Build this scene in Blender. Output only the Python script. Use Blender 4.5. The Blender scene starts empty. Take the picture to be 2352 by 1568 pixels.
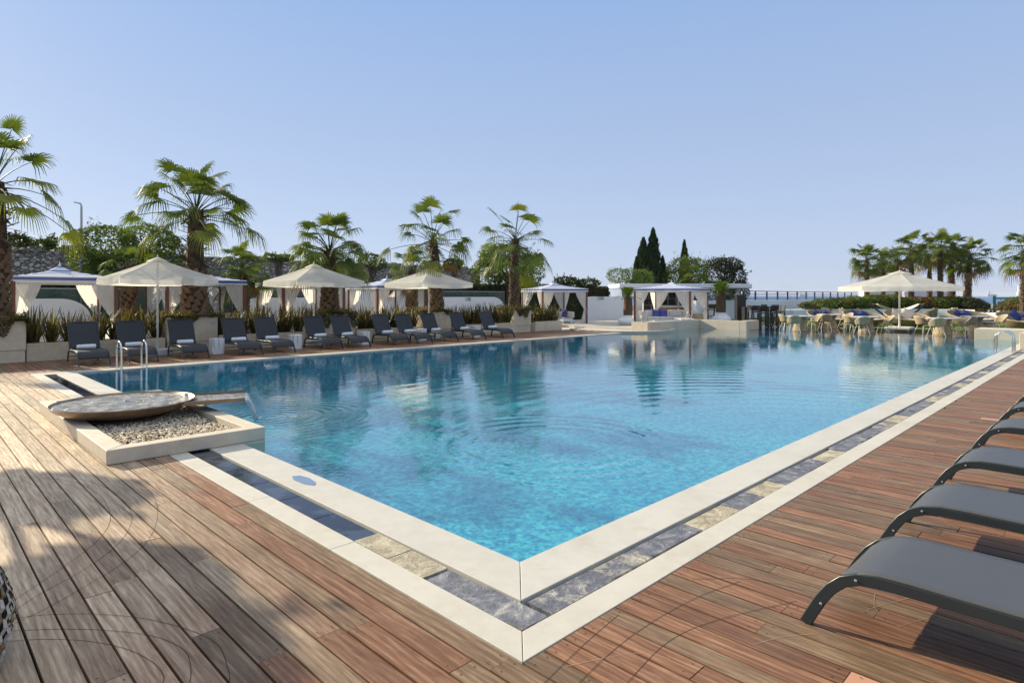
import bpy, math, random
from math import sin, cos, pi, radians, sqrt, atan2
from mathutils import Vector, Matrix
R_ = random.Random(7)
C = bpy.context.scene.collection
scene = bpy.context.scene

# ---------------------------------------------------------------- camera, sky, sun, exposure
cam_d = bpy.data.cameras.new('camera'); cam = bpy.data.objects.new('camera', cam_d); C.objects.link(cam)
cam.location = (0, 0, 1.65); cam.rotation_euler = (radians(90), 0, 0)
cam_d.sensor_width = 36; cam_d.lens = 36*1413.5/2352; cam_d.shift_y = -(784-680)/2352
cam_d.clip_start = 0.05; cam_d.clip_end = 20000
scene.camera = cam
SUN_EL, SUN_AZ = radians(24), radians(-58.8)       # azimuth measured from +Y towards +X
sun_dir = Vector((sin(SUN_AZ)*cos(SUN_EL), cos(SUN_AZ)*cos(SUN_EL), sin(SUN_EL)))
w = bpy.data.worlds.new("World"); scene.world = w; w.use_nodes = True
nt = w.node_tree; bg = nt.nodes['Background']
sky = nt.nodes.new('ShaderNodeTexSky'); sky.sky_type = 'NISHITA'; sky.sun_disc = False
sky.sun_elevation = SUN_EL; sky.sun_rotation = SUN_AZ
sky.air_density = 1.0; sky.dust_density = 0.6; sky.ozone_density = 2.0; sky.altitude = 0
# the clear hazy-bright morning: even pale blue by elevation, blended with the physical sky
tcw = nt.nodes.new('ShaderNodeTexCoord'); spw = nt.nodes.new('ShaderNodeSeparateXYZ'); nt.links.new(tcw.outputs['Generated'], spw.inputs[0])
rpw = nt.nodes.new('ShaderNodeValToRGB'); nt.links.new(spw.outputs[2], rpw.inputs[0])
for e_, (p_, c_) in zip([rpw.color_ramp.elements[0], rpw.color_ramp.elements[1], rpw.color_ramp.elements.new(.26), rpw.color_ramp.elements.new(.45)],
                        [(0.0, (.525, .62, .84)), (1.0, (.42, .54, .80)), (.26, (.405, .525, .775)), (.45, (.31, .47, .79))]): e_.position = p_; e_.color = (*c_, 1)
mlw = nt.nodes.new('ShaderNodeVectorMath'); mlw.operation = 'SCALE'; nt.links.new(rpw.outputs[0], mlw.inputs[0]); mlw.inputs['Scale'].default_value = 1/1.602/.13
mxw = nt.nodes.new('ShaderNodeMix'); mxw.data_type = 'RGBA'; mxw.inputs[0].default_value = .90; nt.links.new(sky.outputs[0], mxw.inputs[6]); nt.links.new(mlw.outputs[0], mxw.inputs[7])
nt.links.new(mxw.outputs[2], bg.inputs[0]); bg.inputs[1].default_value = 0.13
sd = bpy.data.lights.new('sun', 'SUN'); sd.energy = 4.6; sd.angle = radians(0.55); sd.color = (1, 0.88, 0.66)
so = bpy.data.objects.new('sun', sd); C.objects.link(so)
so.rotation_euler = sun_dir.to_track_quat('Z', 'Y').to_euler()
vs = scene.view_settings; vs.view_transform = 'Standard'; vs.look = 'None'; vs.gamma = 1; vs.use_curve_mapping = False
vs.exposure = 0.68
cy = scene.cycles; cy.max_bounces = 8; cy.transparent_max_bounces = 16; cy.use_denoising = True
cy.diffuse_bounces = 3; cy.glossy_bounces = 4; cy.transmission_bounces = 6
cy.caustics_reflective = False; cy.caustics_refractive = False; cy.sample_clamp_indirect = 6; cy.volume_bounces = 0

# ---------------------------------------------------------------- measuring helpers (a pixel of the 2352 x 1568 photo -> a point on the ground plane)
F = 1413.5; S2 = sqrt(.5)
def W(u, v, z=0): return Vector((.05+(u-v)*S2, 3.83+(u+v)*S2, z))     # pool axes: u along the right edge, v along the left edge
def gp(x, y, z=0):
    Y = (1.65-z)*F/(y-680); return Vector(((x-1176)/F*Y, Y, z))
def at(x, Y, z=0): return Vector(((x-1176)/F*Y, Y, z))
def zy(y, Y): return 1.65+(680-y)*Y/F
RU = radians(45)

# ---------------------------------------------------------------- mesh builder
class MB:
    def __init__(s): s.v = []; s.f = []; s.m = []; s.c = 0; s.a = []; s.av = 0.0
    def add(s, vs_, fs):
        n = len(s.v)
        for p in vs_: s.v.append(tuple(p)); s.a.append(s.av)
        for f in fs: s.f.append(tuple(i+n for i in f)); s.m.append(s.c)
    def box(s, c, d, rz=0, M=None):
        x, y, z = d[0]/2, d[1]/2, d[2]/2; c = Vector(c)
        P = [Vector((i*x, j*y, k*z)) for i in (-1, 1) for j in (-1, 1) for k in (-1, 1)]
        if M is None: M = Matrix.Rotation(rz, 3, 'Z')
        s.add([c+M@p for p in P], [(0,1,3,2),(4,6,7,5),(0,4,5,1),(2,3,7,6),(0,2,6,4),(1,5,7,3)])
    def b2(s, x0, x1, y0, y1, z0, z1): s.box(((x0+x1)/2, (y0+y1)/2, (z0+z1)/2), (x1-x0, y1-y0, z1-z0))
    def tube(s, pts, r, n=8, closed=False, flat=1.0):
        pts = [Vector(p) for p in pts]; k = len(pts); up = None; rings = []
        for i, p in enumerate(pts):
            if closed: t = pts[(i+1) % k]-pts[i-1]
            else: t = pts[min(i+1, k-1)]-pts[max(i-1, 0)]
            t.normalize()
            if up is None: up = Vector((0,0,1)) if abs(t.z) < .9 else Vector((1,0,0))
            side = t.cross(up).normalized(); up = side.cross(t).normalized()
            rr = r[i] if isinstance(r, (list, tuple)) else r
            rings.append([p+side*cos(a)*rr+up*sin(a)*rr*flat for a in [2*pi*j/n for j in range(n)]])
        vv = [q for g in rings for q in g]; ff = []
        for i in range(k if closed else k-1):
            a = i*n; b = ((i+1) % k)*n
            for j in range(n): j2 = (j+1) % n; ff.append((a+j, a+j2, b+j2, b+j))
        if not closed: ff += [tuple(range(n))[::-1], tuple(range((k-1)*n, k*n))]
        s.add(vv, ff)
    def bar(s, pts, side, w, h):            # rectangular section swept along pts; side = constant sideways axis
        pts = [Vector(p) for p in pts]; side = Vector(side).normalized(); vv = []; k = len(pts)
        for i, p in enumerate(pts):
            t = (pts[min(i+1, k-1)]-pts[max(i-1, 0)]).normalized(); nn = side.cross(t).normalized()
            for a, b in ((-1,-1),(1,-1),(1,1),(-1,1)): vv.append(p+side*a*w/2+nn*b*h/2)
        ff = [(0,1,2,3), tuple(range(4*k-4, 4*k))[::-1]]
        for i in range(k-1):
            for j in range(4): j2 = (j+1) % 4; ff.append((4*i+j, 4*i+4+j, 4*i+4+j2, 4*i+j2))
        s.add(vv, ff)
    def lathe(s, prof, n=24, c=(0,0,0), wob=None):
        c = Vector(c); vv = []; ff = []; k = len(prof)
        for i, (r, z) in enumerate(prof):
            for j in range(n):
                a = 2*pi*j/n; rr = r*(1+(wob(a, z) if wob else 0)); vv.append(c+Vector((rr*cos(a), rr*sin(a), z)))
        for i in range(k-1):
            for j in range(n): j2 = (j+1) % n; ff.append((i*n+j, i*n+j2, i*n+n+j2, i*n+n+j))
        if prof[0][0] > 1e-4: ff.append(tuple(range(n))[::-1])
        if prof[-1][0] > 1e-4: ff.append(tuple(range((k-1)*n, k*n)))
        s.add(vv, ff)
    def prism(s, poly, z0, z1):
        n = len(poly); vv = [(p[0], p[1], z0) for p in poly]+[(p[0], p[1], z1) for p in poly]
        s.add(vv, [tuple(range(n))[::-1], tuple(range(n, 2*n))]+[(i, (i+1) % n, n+(i+1) % n, n+i) for i in range(n)])
    def grid(s, fn, nu, nv, close=False):
        vv = [fn(i/nu, j/nv) for i in range(nu+1) for j in range(nv+1)]
        s.add(vv, [(i*(nv+1)+j, (i+1)*(nv+1)+j, (i+1)*(nv+1)+j+1, i*(nv+1)+j+1) for i in range(nu) for j in range(nv)])
    def build(s, name, mats, parent=None, smooth=False, loc=None, rz=0, bevel=0, solid=0, attr=False, sharp=40, normals=True):
        me = bpy.data.meshes.new(name); me.from_pydata(s.v, [], s.f)
        if not isinstance(mats, (list, tuple)): mats = [mats]
        for m in mats: me.materials.append(m)
        if len(mats) > 1: me.polygons.foreach_set('material_index', s.m)
        if attr:
            at_ = me.attributes.new('rnd', 'FLOAT', 'POINT'); at_.data.foreach_set('value', s.a)
        me.update()
        if smooth:
            me.shade_smooth()
            if sharp < 180: me.set_sharp_from_angle(angle=radians(sharp))
        o = bpy.data.objects.new(name, me); C.objects.link(o)
        if parent is not None: o.parent = parent
        if loc is not None: o.location = loc
        if rz: o.rotation_euler = (0, 0, rz)
        if solid:
            m = o.modifiers.new('s', 'SOLIDIFY'); m.thickness = solid; m.offset = 0
        if bevel:
            m = o.modifiers.new('b', 'BEVEL'); m.width = bevel; m.segments = 2; m.limit_method = 'ANGLE'; m.angle_limit = radians(35)
        return o
def tag(o, label=None, cat=None, group=None, kind=None):
    if label: o['label'] = label
    if cat: o['category'] = cat
    if group: o['group'] = group
    if kind: o['kind'] = kind
    return o
def thing(name, label, cat, loc=(0,0,0), rz=0, group=None):
    o = bpy.data.objects.new(name, None); C.objects.link(o); o.location = loc; o.rotation_euler = (0,0,rz); o.empty_display_size = .1
    return tag(o, label, cat, group)
kids = {}
def copy_tree(o, parent=None):
    c = o.copy(); C.objects.link(c); c.parent = parent
    for ch in [x for x in list(C.objects) if x.parent == o]: copy_tree(ch, c)
    return c
def dup(root, loc, rz, label=None, group=None):
    c = copy_tree(root); c.location = loc; c.rotation_euler = (0,0,rz)
    if label: c['label'] = label
    if group: c['group'] = group
    return c
class Maker:                                  # first call keeps the prototype, later calls copy it
    def __init__(s, fn): s.fn = fn; s.p = None
    def __call__(s, loc, rz, label, group=None):
        if s.p is None: s.p = s.fn(); o = s.p
        else: o = copy_tree(s.p)
        o.location = loc; o.rotation_euler = (0,0,rz); o['label'] = label
        if group: o['group'] = group
        return o

# ---------------------------------------------------------------- materials
def nm(name):
    m = bpy.data.materials.new(name); m.use_nodes = True; t = m.node_tree; t.nodes.clear()
    out = t.nodes.new('ShaderNodeOutputMaterial'); return m, t, out
class N:
    def __init__(s, t): s.t = t
    def n(s, ty, **kw):
        o = s.t.nodes.new(ty)
        for k, v in kw.items(): setattr(o, k, v)
        return o
    def l(s, a, b): s.t.links.new(a, b)
    def val(s, sock, x):
        if hasattr(x, 'is_output') or hasattr(x, 'links'): s.l(x, sock)
        else: sock.default_value = x
    def math(s, op, a, b=0.0, c=0.0):
        o = s.n('ShaderNodeMath', operation=op); s.val(o.inputs[0], a); s.val(o.inputs[1], b)
        if len(o.inputs) > 2: s.val(o.inputs[2], c)
        return o.outputs[0]
    def mix(s, fac, a, b, mode='MIX'):
        o = s.n('ShaderNodeMix', data_type='RGBA', blend_type=mode); s.val(o.inputs[0], fac)
        for i, x in ((6, a), (7, b)):
            if isinstance(x, tuple): o.inputs[i].default_value = (*x[:3], 1)
            else: s.l(x, o.inputs[i])
        return o.outputs[2]
    def coord(s, kind='Object', scale=(1,1,1), rot=(0,0,0)):
        tc = s.n('ShaderNodeTexCoord'); mp = s.n('ShaderNodeMapping')
        mp.inputs['Scale'].default_value = scale; mp.inputs['Rotation'].default_value = rot
        s.l(tc.outputs[kind], mp.inputs[0]); return mp.outputs[0]
    def noise(s, vec, scale=5, detail=4, rough=.55, out=0, dist=0.0):
        o = s.n('ShaderNodeTexNoise'); o.inputs['Scale'].default_value = scale; o.inputs['Detail'].default_value = detail
        o.inputs['Roughness'].default_value = rough; o.inputs['Distortion'].default_value = dist; s.l(vec, o.inputs['Vector']); return o.outputs[out]
    def ramp(s, fac, pts, interp='LINEAR'):
        o = s.n('ShaderNodeValToRGB'); s.l(fac, o.inputs[0]); r = o.color_ramp; r.interpolation = interp
        while len(r.elements) < len(pts): r.elements.new(.5)
        for e, (p, c) in zip(r.elements, pts): e.position = p; e.color = (*c, 1) if isinstance(c, tuple) else (c, c, c, 1)
        return o.outputs[0]
    def bump(s, h, strength=.3, dist=.01, normal=None):
        o = s.n('ShaderNodeBump'); o.inputs['Strength'].default_value = strength; o.inputs['Distance'].default_value = dist
        s.l(h, o.inputs['Height'])
        if normal: s.l(normal, o.inputs['Normal'])
        return o.outputs[0]
    def bsdf(s, col, rough=.5, metal=0, normal=None, spec=.5, **kw):
        o = s.n('ShaderNodeBsdfPrincipled')
        if isinstance(col, tuple): o.inputs['Base Color'].default_value = (*col[:3], 1)
        else: s.l(col, o.inputs['Base Color'])
        s.val(o.inputs['Roughness'], rough); s.val(o.inputs['Metallic'], metal); o.inputs['Specular IOR Level'].default_value = spec
        if normal: s.l(normal, o.inputs['Normal'])
        for k, v in kw.items(): s.val(o.inputs[k.replace('_', ' ')], v)
        return o.outputs[0]
def plain(name, col, rough=.6, var=.12, scale=6, bump=.08, metal=0, spec=.5, bdist=.004, detail=5):
    m, t, out = nm(name); k = N(t); co = k.coord()
    n1 = k.noise(co, scale, detail); n2 = k.noise(co, scale*9, 3)
    f = k.math('ADD', k.math('MULTIPLY', n1, .7), k.math('MULTIPLY', n2, .3))
    a = tuple(c*(1-var) for c in col); b = tuple(min(1, c*(1+var)) for c in col)
    colr = k.ramp(f, [(.3, a), (.7, b)])
    k.l(k.bsdf(colr, rough, metal, k.bump(n2, bump, bdist) if bump else None, spec), out.inputs[0]); return m
def leafy(name, c1, c2, trans=.35, rough=.5, scale=1.5, tcol=None):
    m, t, out = nm(name); k = N(t); co = k.coord()
    nz = k.noise(co, scale, 3); nf = k.noise(co, scale*14, 2)
    f = k.math('ADD', k.math('MULTIPLY', nz, .6), k.math('MULTIPLY', nf, .4))
    col = k.ramp(f, [(.35, c1), (.65, c2)])
    tr = k.n('ShaderNodeBsdfTranslucent')
    k.l(k.mix(1.0, col, tcol or (1.0, 1.0, .35), 'MULTIPLY'), tr.inputs[0])
    mx = k.n('ShaderNodeMixShader'); mx.inputs[0].default_value = trans
    k.l(k.bsdf(col, rough, spec=.22), mx.inputs[1]); k.l(tr.outputs[0], mx.inputs[2]); k.l(mx.outputs[0], out.inputs[0]); return m
def cloth(name, col, trans=.3, var=.06, scale=3, bump=.1, rough=.8, bscale=30, open_=.10):
    m, t, out = nm(name); k = N(t); co = k.coord()
    nz = k.noise(co, scale, 3); a = tuple(c*(1-var) for c in col); b = tuple(min(1, c*(1+var)) for c in col)
    colr = k.ramp(nz, [(.3, a), (.7, b)]); tr = k.n('ShaderNodeBsdfTranslucent'); k.l(colr, tr.inputs[0])
    mx = k.n('ShaderNodeMixShader'); mx.inputs[0].default_value = trans
    k.l(k.bsdf(colr, rough, spec=.2, normal=k.bump(k.noise(co, bscale, 2), bump, .004)), mx.inputs[1]); k.l(tr.outputs[0], mx.inputs[2])
    tp = k.n('ShaderNodeBsdfTransparent'); m3 = k.n('ShaderNodeMixShader'); m3.inputs[0].default_value = open_; k.l(mx.outputs[0], m3.inputs[1]); k.l(tp.outputs[0], m3.inputs[2]); k.l(m3.outputs[0], out.inputs[0]); return m

def make_wood():
    m, t, out = nm('deck_wood'); k = N(t)
    at_ = k.n('ShaderNodeAttribute', attribute_name='rnd'); r = at_.outputs['Fac']
    tc = k.n('ShaderNodeTexCoord'); P = tc.outputs['Object']
    sep = k.n('ShaderNodeSeparateXYZ'); k.l(P, sep.inputs[0])
    # per-plank offset so grain never continues across boards
    off = k.n('ShaderNodeCombineXYZ'); k.l(k.math('MULTIPLY', r, 37.0), off.inputs[0]); k.l(k.math('MULTIPLY', r, 91.0), off.inputs[1])
    ad = k.n('ShaderNodeVectorMath', operation='ADD'); k.l(P, ad.inputs[0]); k.l(off.outputs[0], ad.inputs[1])
    mp = k.n('ShaderNodeMapping'); mp.inputs['Scale'].default_value = (1, .06, 1); k.l(ad.outputs[0], mp.inputs[0])
    g1 = k.noise(mp.outputs[0], 38, 5, .7, dist=.5); g2 = k.noise(mp.outputs[0], 110, 3, .7)
    wv = k.n('ShaderNodeTexWave', wave_type='BANDS', bands_direction='X'); wv.inputs['Scale'].default_value = 9; wv.inputs['Distortion'].default_value = 9; wv.inputs['Detail'].default_value = 3
    mp2 = k.n('ShaderNodeMapping'); mp2.inputs['Scale'].default_value = (1, .12, 1); k.l(ad.outputs[0], mp2.inputs[0]); k.l(mp2.outputs[0], wv.inputs[0])
    grain = k.math('ADD', k.math('MULTIPLY', g1, .68), k.math('ADD', k.math('MULTIPLY', g2, .25), k.math('MULTIPLY', wv.outputs[1], .07)))
    red = k.mix(k.math('GREATER_THAN', k.math('FRACT', k.math('MULTIPLY', r, 5.3)), .55), k.ramp(grain, [(.33, (.088, .036, .018)), (.5, (.19, .092, .048)), (.66, (.325, .18, .10))]), k.ramp(grain, [(.33, (.075, .043, .023)), (.5, (.158, .098, .055)), (.66, (.27, .18, .105))]))
    grey = k.ramp(grain, [(.32, (.21, .14, .085)), (.49, (.42, .315, .205)), (.67, (.68, .56, .40))])
    # bleached, worn zone beyond the short edge of the pool, browner oiled boards elsewhere
    big = k.noise(P, .35, 3); med = k.noise(P, 1.6, 3)
    pos = k.math('SUBTRACT', k.math('SUBTRACT', k.math('MULTIPLY', sep.outputs[1], .3), k.math('MULTIPLY', sep.outputs[0], .9)), .9)
    pos = k.math('ADD', pos, k.math('MULTIPLY', k.math('SUBTRACT', big, .5), 1.6))
    pos = k.math('ADD', pos, k.math('MULTIPLY', k.math('SUBTRACT', r, .5), .8))
    pos = k.math('ADD', pos, k.math('MULTIPLY', k.math('SUBTRACT', med, .5), 1.2))
    mr = k.n('ShaderNodeMapRange'); mr.inputs['From Min'].default_value = .35; mr.inputs['From Max'].default_value = 2.1; k.l(pos, mr.inputs[0])
    mrb = k.n('ShaderNodeMapRange'); mrb.inputs['From Min'].default_value = 12.6; mrb.inputs['From Max'].default_value = 14.4; mrb.inputs['To Min'].default_value = 1; mrb.inputs['To Max'].default_value = .0; k.l(sep.outputs[1], mrb.inputs[0])
    bl = k.math('MULTIPLY', mr.outputs[0], mrb.outputs[0])
    stain = k.ramp(k.noise(P, 2.6, 4, .7), [(.52, 0.0), (.68, .35)])
    bl = k.math('MAXIMUM', bl, k.math('MULTIPLY', stain, .3))
    col = k.mix(bl, red, grey)
    br = k.math('ADD', .86, k.math('MULTIPLY', k.math('FRACT', k.math('MULTIPLY', r, 13.7)), .5))
    cb = k.n('ShaderNodeCombineColor'); [k.l(br, cb.inputs[i]) for i in range(3)]
    col = k.mix(1.0, col, cb.outputs[0], 'MULTIPLY')
    # a few fresh replacement boards
    fresh = k.math('GREATER_THAN', k.math('FRACT', k.math('MULTIPLY', r, 57.31)), .988)
    col = k.mix(fresh, col, (.52, .27, .17))
    bn = k.bump(grain, .4, .003)
    rough = k.math('ADD', .42, k.math('MULTIPLY', g1, .28))
    k.l(k.bsdf(col, rough, normal=bn, spec=.3), out.inputs[0]); return m

def make_stone(name, base, dark, rough=.45, stain=(.45, .33, .2), amt=.25, scale=1.2, spec=.5, joints=0):
    m, t, out = nm(name); k = N(t); co = k.coord()
    n1 = k.noise(co, scale, 6, .6, dist=.4); n2 = k.noise(co, 7*scale, 5, .7); n3 = k.noise(co, 60, 3)
    col = k.ramp(k.math('ADD', k.math('MULTIPLY', n1, .6), k.math('MULTIPLY', n2, .4)), [(.3, dark), (.55, base), (.75, tuple(min(1, c*1.07) for c in base))])
    st = k.ramp(k.noise(co, scale*2.3, 5, .75), [(.56, 0.0), (.72, amt)])
    col = k.mix(st, col, stain)
    h = k.math('ADD', n3, k.math('MULTIPLY', n2, 1.5))
    k.l(k.bsdf(col, k.math('ADD', rough, k.math('MULTIPLY', n2, .2)), normal=k.bump(h, .15, .003), spec=spec), out.inputs[0]); return m

def make_slate():
    m, t, out = nm('slate'); k = N(t); co = k.coord()
    at_ = k.n('ShaderNodeAttribute', attribute_name='rnd'); r = at_.outputs['Fac']
    n1 = k.noise(co, 7, 6, .7, dist=.8); n2 = k.noise(co, 38, 5, .7)
    dark = k.ramp(n1, [(.3, (.06, .065, .085)), (.5, (.14, .145, .175)), (.68, (.33, .33, .33))])
    tan = k.ramp(n1, [(.3, (.20, .17, .11)), (.5, (.42, .36, .25)), (.7, (.62, .56, .42))])
    sel = k.n('ShaderNodeMapRange'); sel.inputs['From Min'].default_value = .50; sel.inputs['From Max'].default_value = .62; k.l(k.math('ADD', k.math('FRACT', k.math('MULTIPLY', r, 1.0)), k.math('MULTIPLY', k.math('SUBTRACT', n1, .5), .5)), sel.inputs[0])
    col = k.mix(sel.outputs[0], dark, tan)
    moss = k.ramp(k.noise(co, 5, 5, .7), [(.6, 0.0), (.7, .5)]); col = k.mix(moss, col, (.13, .13, .05))
    # wet stretch of the gutter beside the short edge (attribute above 1): smooth, dark, mirror-like film
    wet = k.math('GREATER_THAN', r, 1.0)
    col = k.mix(wet, col, k.ramp(k.noise(co, 3.3, 5, .6), [(.5, (.008, .011, .02)), (.56, (.04, .05, .07))]))
    ro = k.math('SUBTRACT', .72, k.math('MULTIPLY', wet, .66))
    bs = k.math('SUBTRACT', 1.0, k.math('MULTIPLY', wet, .97))
    bm = k.n('ShaderNodeBump'); bm.inputs['Distance'].default_value = .012; k.l(bs, bm.inputs['Strength']); k.l(k.math('ADD', n2, n1), bm.inputs['Height'])
    k.l(k.bsdf(col, ro, normal=bm.outputs[0], spec=.6), out.inputs[0]); return m

def make_water():
    m, t, out = nm('pool_water'); k = N(t); tc = k.n('ShaderNodeTexCoord'); P = tc.outputs['Object']
    mp = k.n('ShaderNodeMapping'); mp.inputs['Rotation'].default_value = (0, 0, radians(45)); mp.inputs['Scale'].default_value = (1, 1.5, 1); k.l(P, mp.inputs[0])
    a = k.noise(mp.outputs[0], 1.1, 2, .5, dist=.5); b = k.noise(mp.outputs[0], 4.2, 3, .6, dist=.4); c = k.noise(mp.outputs[0], 13, 2, .5)
    # calmer and livelier patches
    patch = k.ramp(k.noise(P, .22, 2), [(.38, .22), (.6, 1.0)])
    # rings spreading from the return jet near the front corner and from the spout
    def rings(cx, cy, wl, amp, fall, inner=0.0):
        sb = k.n('ShaderNodeVectorMath', operation='DISTANCE'); k.l(P, sb.inputs[0]); sb.inputs[1].default_value = (cx, cy, 0); d = sb.outputs['Value']
        s_ = k.math('SINE', k.math('MULTIPLY', d, 2*pi/wl)); e = k.math('POWER', 2.718, k.math('MULTIPLY', k.math('POWER', k.math('SUBTRACT', d, inner), 2.0), -1/(fall*fall)))
        return k.math('MULTIPLY', k.math('MULTIPLY', s_, e), amp)
    r1 = rings(2.55, 1.95, .26, 2.8, .42, 1.15); r2 = rings(.9, 5.7, .16, 1.8, 1.3); r3 = rings(4.6, -.6, .42, 1.3, 2.6, 4.2)
    h = k.math('ADD', k.math('MULTIPLY', a, .55), k.math('MULTIPLY', k.math('MULTIPLY', b, patch), .48))
    h = k.math('ADD', h, k.math('MULTIPLY', k.math('MULTIPLY', c, patch), .26)); h = k.math('ADD', h, k.math('MULTIPLY', k.math('ADD', r1, k.math('ADD', r2, r3)), .16))
    bn = k.bump(h, 1.0, .0062)
    gm_ = k.n('ShaderNodeNewGeometry'); fr = k.n('ShaderNodeFresnel'); k.l(k.math('ADD', 1.70, k.math('MULTIPLY', gm_.outputs['Backfacing'], 1/1.70-1.70)), fr.inputs[0]); k.l(bn, fr.inputs['Normal'])
    gl = k.n('ShaderNodeBsdfGlossy'); gl.inputs['Roughness'].default_value = .015; k.l(bn, gl.inputs['Normal']); gl.inputs[0].default_value = (1,1,1,1)
    tr = k.n('ShaderNodeBsdfTransparent'); tr.inputs[0].default_value = (.86, .985, .995, 1)
    rf = k.n('ShaderNodeBsdfRefraction'); rf.inputs['IOR'].default_value = 1.33; rf.inputs[0].default_value = (.86, .985, .995, 1); k.l(bn, rf.inputs['Normal'])
    m1 = k.n('ShaderNodeMixShader'); m1.inputs[0].default_value = .2; k.l(tr.outputs[0], m1.inputs[1]); k.l(rf.outputs[0], m1.inputs[2])
    m2 = k.n('ShaderNodeMixShader'); k.l(fr.outputs[0], m2.inputs[0]); k.l(m1.outputs[0], m2.inputs[1]); k.l(gl.outputs[0], m2.inputs[2]); k.l(m2.outputs[0], out.inputs[0]); return m

def make_tiles():
    m, t, out = nm('pool_tiles'); k = N(t); co = k.coord()
    br = k.n('ShaderNodeTexBrick'); br.offset = 0; br.inputs['Scale'].default_value = 1; br.inputs['Brick Width'].default_value = .05; br.inputs['Row Height'].default_value = .05
    br.inputs['Mortar Size'].default_value = .004; br.inputs['Color1'].default_value = (.0, .0, .0, 1); br.inputs['Color2'].default_value = (1, 1, 1, 1); br.inputs['Mortar'].default_value = (.6, .6, .6, 1)
    br.inputs['Bias'].default_value = 0; k.l(co, br.inputs[0])
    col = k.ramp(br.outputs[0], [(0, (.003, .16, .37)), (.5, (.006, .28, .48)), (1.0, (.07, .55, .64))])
    big = k.noise(co, 8.5, 4, .65); col = k.mix(k.ramp(big, [(.46, .0), (.60, .9)]), col, (.12, .72, .74)); col = k.mix(k.ramp(k.noise(co, .5, 2), [(.4, .0), (.65, .3)]), col, (.008, .11, .33))  # bright mottling imitates caustic light, put into the tile colour
    k.l(k.bsdf(col, .3), out.inputs[0]); return m

def make_stripes():
    m, t, out = nm('striped_canvas'); k = N(t); tc = k.n('ShaderNodeTexCoord'); sp = k.n('ShaderNodeSeparateXYZ'); k.l(tc.outputs['Object'], sp.inputs[0])
    mx = k.math('MAXIMUM', k.math('ABSOLUTE', sp.outputs[0]), k.math('ABSOLUTE', sp.outputs[1]))
    f = k.math('FRACT', k.math('DIVIDE', mx, .235)); st = k.math('LESS_THAN', f, .42)
    col = k.mix(st, (.80, .82, .84), (.16, .24, .55))
    tr = k.n('ShaderNodeBsdfTranslucent'); k.l(col, tr.inputs[0]); ms = k.n('ShaderNodeMixShader'); ms.inputs[0].default_value = .25
    k.l(k.bsdf(col, .8, spec=.2), ms.inputs[1]); k.l(tr.outputs[0], ms.inputs[2]); k.l(ms.outputs[0], out.inputs[0]); return m

def make_rubble():
    m, t, out = nm('rubble_stone'); k = N(t); co = k.coord(scale=(1, 1, 1.7))
    d = k.noise(co, 1.5, 4, .6, out=1); mv = k.n('ShaderNodeVectorMath', operation='MULTIPLY_ADD'); k.l(d, mv.inputs[0]); mv.inputs[1].default_value = (.35,.35,.35); k.l(co, mv.inputs[2])
    v = k.n('ShaderNodeTexVoronoi', feature='DISTANCE_TO_EDGE'); v.inputs['Scale'].default_value = 4.6; k.l(mv.outputs[0], v.inputs['Vector'])
    vc = k.n('ShaderNodeTexVoronoi'); vc.inputs['Scale'].default_value = 4.6; k.l(mv.outputs[0], vc.inputs['Vector'])
    sp = k.n('ShaderNodeSeparateColor'); k.l(vc.outputs['Color'], sp.inputs[0])
    n1 = k.noise(co, 12, 5, .7)
    col = k.ramp(k.math('ADD', k.math('MULTIPLY', sp.outputs[0], .7), k.math('MULTIPLY', n1, .3)), [(.15, (.20, .185, .165)), (.5, (.38, .36, .32)), (.85, (.66, .64, .58))])
    joint = k.ramp(v.outputs[0], [(.02, 1.0), (.09, 0.0)]); col = k.mix(joint, col, (.10, .088, .07))
    patch = k.ramp(k.noise(co, .6, 4, .7), [(.5, 0.0), (.66, .75)]); col = k.mix(patch, col, (.085, .085, .06))
    h = k.math('ADD', k.math('MINIMUM', v.outputs[0], .14), k.math('MULTIPLY', n1, .05))
    k.l(k.bsdf(col, .9, normal=k.bump(h, 1.0, .35), spec=.2), out.inputs[0]); return m

def make_wicker(name, c1, c2, sx=55, sz=70):
    m, t, out = nm(name); k = N(t); tc = k.n('ShaderNodeTexCoord'); sp = k.n('ShaderNodeSeparateXYZ'); k.l(tc.outputs['Object'], sp.inputs[0])
    ang = k.math('ARCTAN2', sp.outputs[1], sp.outputs[0])
    a = k.math('SINE', k.math('MULTIPLY', ang, 34.0)); b = k.math('SINE', k.math('MULTIPLY', sp.outputs[2], 170.0))
    h = k.math('MULTIPLY', a, b); nz = k.noise(tc.outputs['Object'], 9, 4)
    f = k.math('ADD', k.math('MULTIPLY', h, .35), nz)
    col = k.ramp(f, [(.2, c1), (.75, c2)])
    k.l(k.bsdf(col, .6, normal=k.bump(h, .8, .01)), out.inputs[0]); return m

def make_sea():
    m, t, out = nm('sea_water'); k = N(t); co = k.coord(scale=(1, 1, 1))
    h = k.math('ADD', k.noise(co, .35, 4, .6), k.math('MULTIPLY', k.noise(co, 1.7, 3), .3))
    col = k.ramp(k.noise(co, .01, 3), [(.3, (.035, .11, .26)), (.7, (.055, .14, .30))])
    k.l(k.bsdf(col, .35, normal=k.bump(h, 1.0, .35), spec=.35), out.inputs[0]); return m

def make_glass(name, tint, alpha):
    m, t, out = nm(name); k = N(t); tr = k.n('ShaderNodeBsdfTransparent'); tr.inputs[0].default_value = (*tint, 1)
    gl = k.bsdf(tuple(c*.35 for c in tint), .1); ms = k.n('ShaderNodeMixShader'); ms.inputs[0].default_value = alpha
    k.l(tr.outputs[0], ms.inputs[1]); k.l(gl, ms.inputs[2]); k.l(ms.outputs[0], out.inputs[0]); return m

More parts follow.
